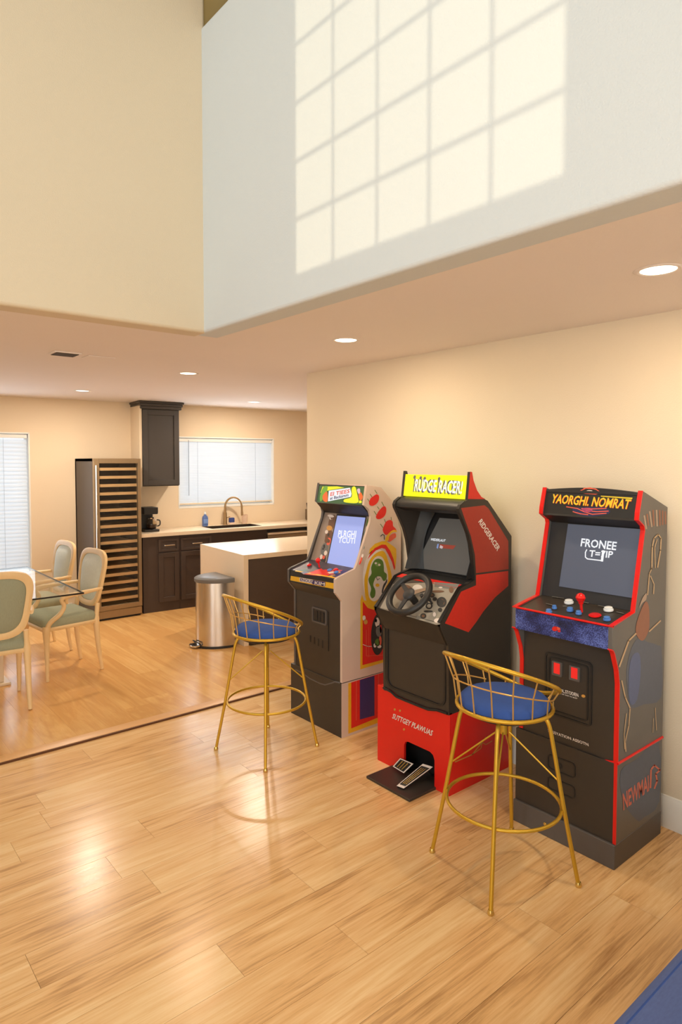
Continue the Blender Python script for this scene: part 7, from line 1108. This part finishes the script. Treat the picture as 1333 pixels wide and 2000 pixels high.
MB().tube(spline([(.078, -.06, .135), (.112, -.072, .125), (.112, -.072, .075), (.082, -.064, .06)], 5), .007, 8).obj('carafe_handle', M_matte, cf)
bx = kroot('counter_box', 'small pale box leaning by the coffee maker', 'box', 3.085, .30, .920)
MB().box((-.014, -.035, 0), (.014, .035, .115)).obj('box_body', M_quartz, bx, .003)
MB().box((-.0145, -.0355, .095), (.0145, .0355, .1155)).obj('box_lid', M_white, bx, .002)
# upper cabinet with crown
uc = kroot('wall_cabinet', 'dark wall cabinet with crown moulding hanging left of the sink window', 'cabinet', 3.35, .16, 1.45)
UW = .31
kbox(MB(), 3.130, 3.580, .003, UW, 1.455, 2.40).obj('carcass', M_charcoal, uc, .002, world=True)
dd = shaker(uc, 'door', 3.134, 3.576, 1.460, 2.345, UW, M_charcoal, .062, .020)
mb = MB()
for z0, z1, ov in ((2.350, 2.385, .022), (2.385, 2.415, .034), (2.415, 2.4405, .046)):
    kbox(mb, 3.130 - ov, 3.580 + ov, .003, UW + .018 + ov, z0, z1)
mb.obj('crown_moulding', M_charcoal, uc, .006, world=True)
MB().box((3.135, -UW + .01, 1.449), (3.575, -.02, 1.455), None, KM).obj('light_rail', M_charcoal, uc, world=True)

# island with waterfall end
isl = kroot('kitchen_island', 'kitchen island with pale waterfall quartz top and dark panels', 'island', 4.3, 1.86)
IU0, IU1, IW0, IW1, IZ = 3.388, 5.45, 1.36, 2.36, .868
wf = kbox(MB(), IU0, IU0 + .05, IW0, IW1, .006, IZ).obj('waterfall_end', M_quartz, isl, .002, world=True)
kbox(MB(), IU0 + .05, IU1, IW0, IW1, IZ - .045, IZ).obj('island_top', M_quartz, isl, .002, world=True)
kbox(MB(), IU0 + .05, IU1, IW0 + .03, IW1 - .025, .006, IZ - .045).obj('carcass', M_espresso, isl, world=True)
for i in range(3):
    a = IU0 + .055 + i * .66
    kbox(MB(), a, a + .655, IW1 - .025, IW1 - .012, .10, IZ - .046).obj('front_panel', M_espresso, isl, .0015, world=True)

# ================================================================== TRASH CAN
tc_ = root('trash_can', 'half round stainless pedal trash can against the island end', 'trash can', (2.995, 5.455, .006), math.radians(-3))
def dshape(r, d, z, n=22, bx=.135):
    pts = []
    for i in range(n + 1):
        a = PI / 2 + PI * i / n
        pts.append((bx + d * -abs(math.cos(a)) ** .92 if False else bx + d * math.cos(a), r * math.sin(a), z))
    return pts
MB().loft([dshape(.200, .288, .022), dshape(.200, .288, .610)]).obj('can_body', M_steel, tc_)
MB().loft([dshape(.204, .294, 0), dshape(.204, .294, .022)]).obj('base_ring', M_matte, tc_)
MB().loft([dshape(.205, .295, .610), dshape(.208, .299, .616), dshape(.208, .299, .644), dshape(.200, .288, .652), dshape(.10, .15, .655, bx=.10), dshape(.02, .03, .656, bx=.05)]).obj('lid', M_greylid, tc_)
MB().prism([(-.150, -.055), (-.150, .055), (-.200, .060), (-.220, .035), (-.220, -.035), (-.200, -.060)], .014, .030, 'z').obj('pedal', M_chrome, tc_, .003)
MB().tube([(-.142, -.07, .03), (-.164, -.065, .052), (-.172, 0, .058), (-.164, .065, .052), (-.142, .07, .03)], .006, 8).obj('pedal_guard', M_matte, tc_)

# ================================================================== SOFA (corner in the lower right)
so = root('blue_sofa', 'blue denim fabric sofa corner at the lower right of the frame', 'sofa', (1.9, .20, 0), 0)
def cush(x0, x1, y0, y1, z0, z1, r, m, name, parent):
    rings = []
    n = 5
    for i in range(n):
        a = -PI / 2 + PI / 2 * i / (n - 1); rings.append((r - r * math.cos(a), z0 + r + r * math.sin(a)))
    for i in range(n):
        a = PI / 2 * i / (n - 1); rings.append((r - r * math.cos(a), z1 - r + r * math.sin(a)))
    return MB().loft([[(x, y, z) for x, y in rrect(x0 + d, y0 + d, x1 - d, y1 - d, .09 - d * .5, 7)] for d, z in rings]).obj(name, m, parent, world=True)
cush(1.16, 2.95, -.30, .70, .06, .29, .03, M_denim, 'sofa_base', so)
sc2 = cush(1.15, 2.05, -.10, .722, .29, .455, .045, M_denim, 'seat_cushion', so)
sub(MB().tube([(x, y, .449) for x, y in rrect(1.185, -.065, 2.015, .684, .085, 7)], .0055, 8, True), 'piping', M_velvet, sc2)
cush(2.055, 2.94, -.10, .722, .29, .455, .045, M_denim, 'seat_cushion', so)
cush(1.16, 2.95, -.46, -.20, .29, .82, .06, M_denim, 'backrest', so)
for x_, y_ in ((1.25, -.2), (2.85, -.2), (1.25, .6), (2.85, .6)):
    MB().tube([(x_, y_, 0), (x_, y_, .07)], [.02, .026], 10).obj('leg', M_espresso, so, world=True)
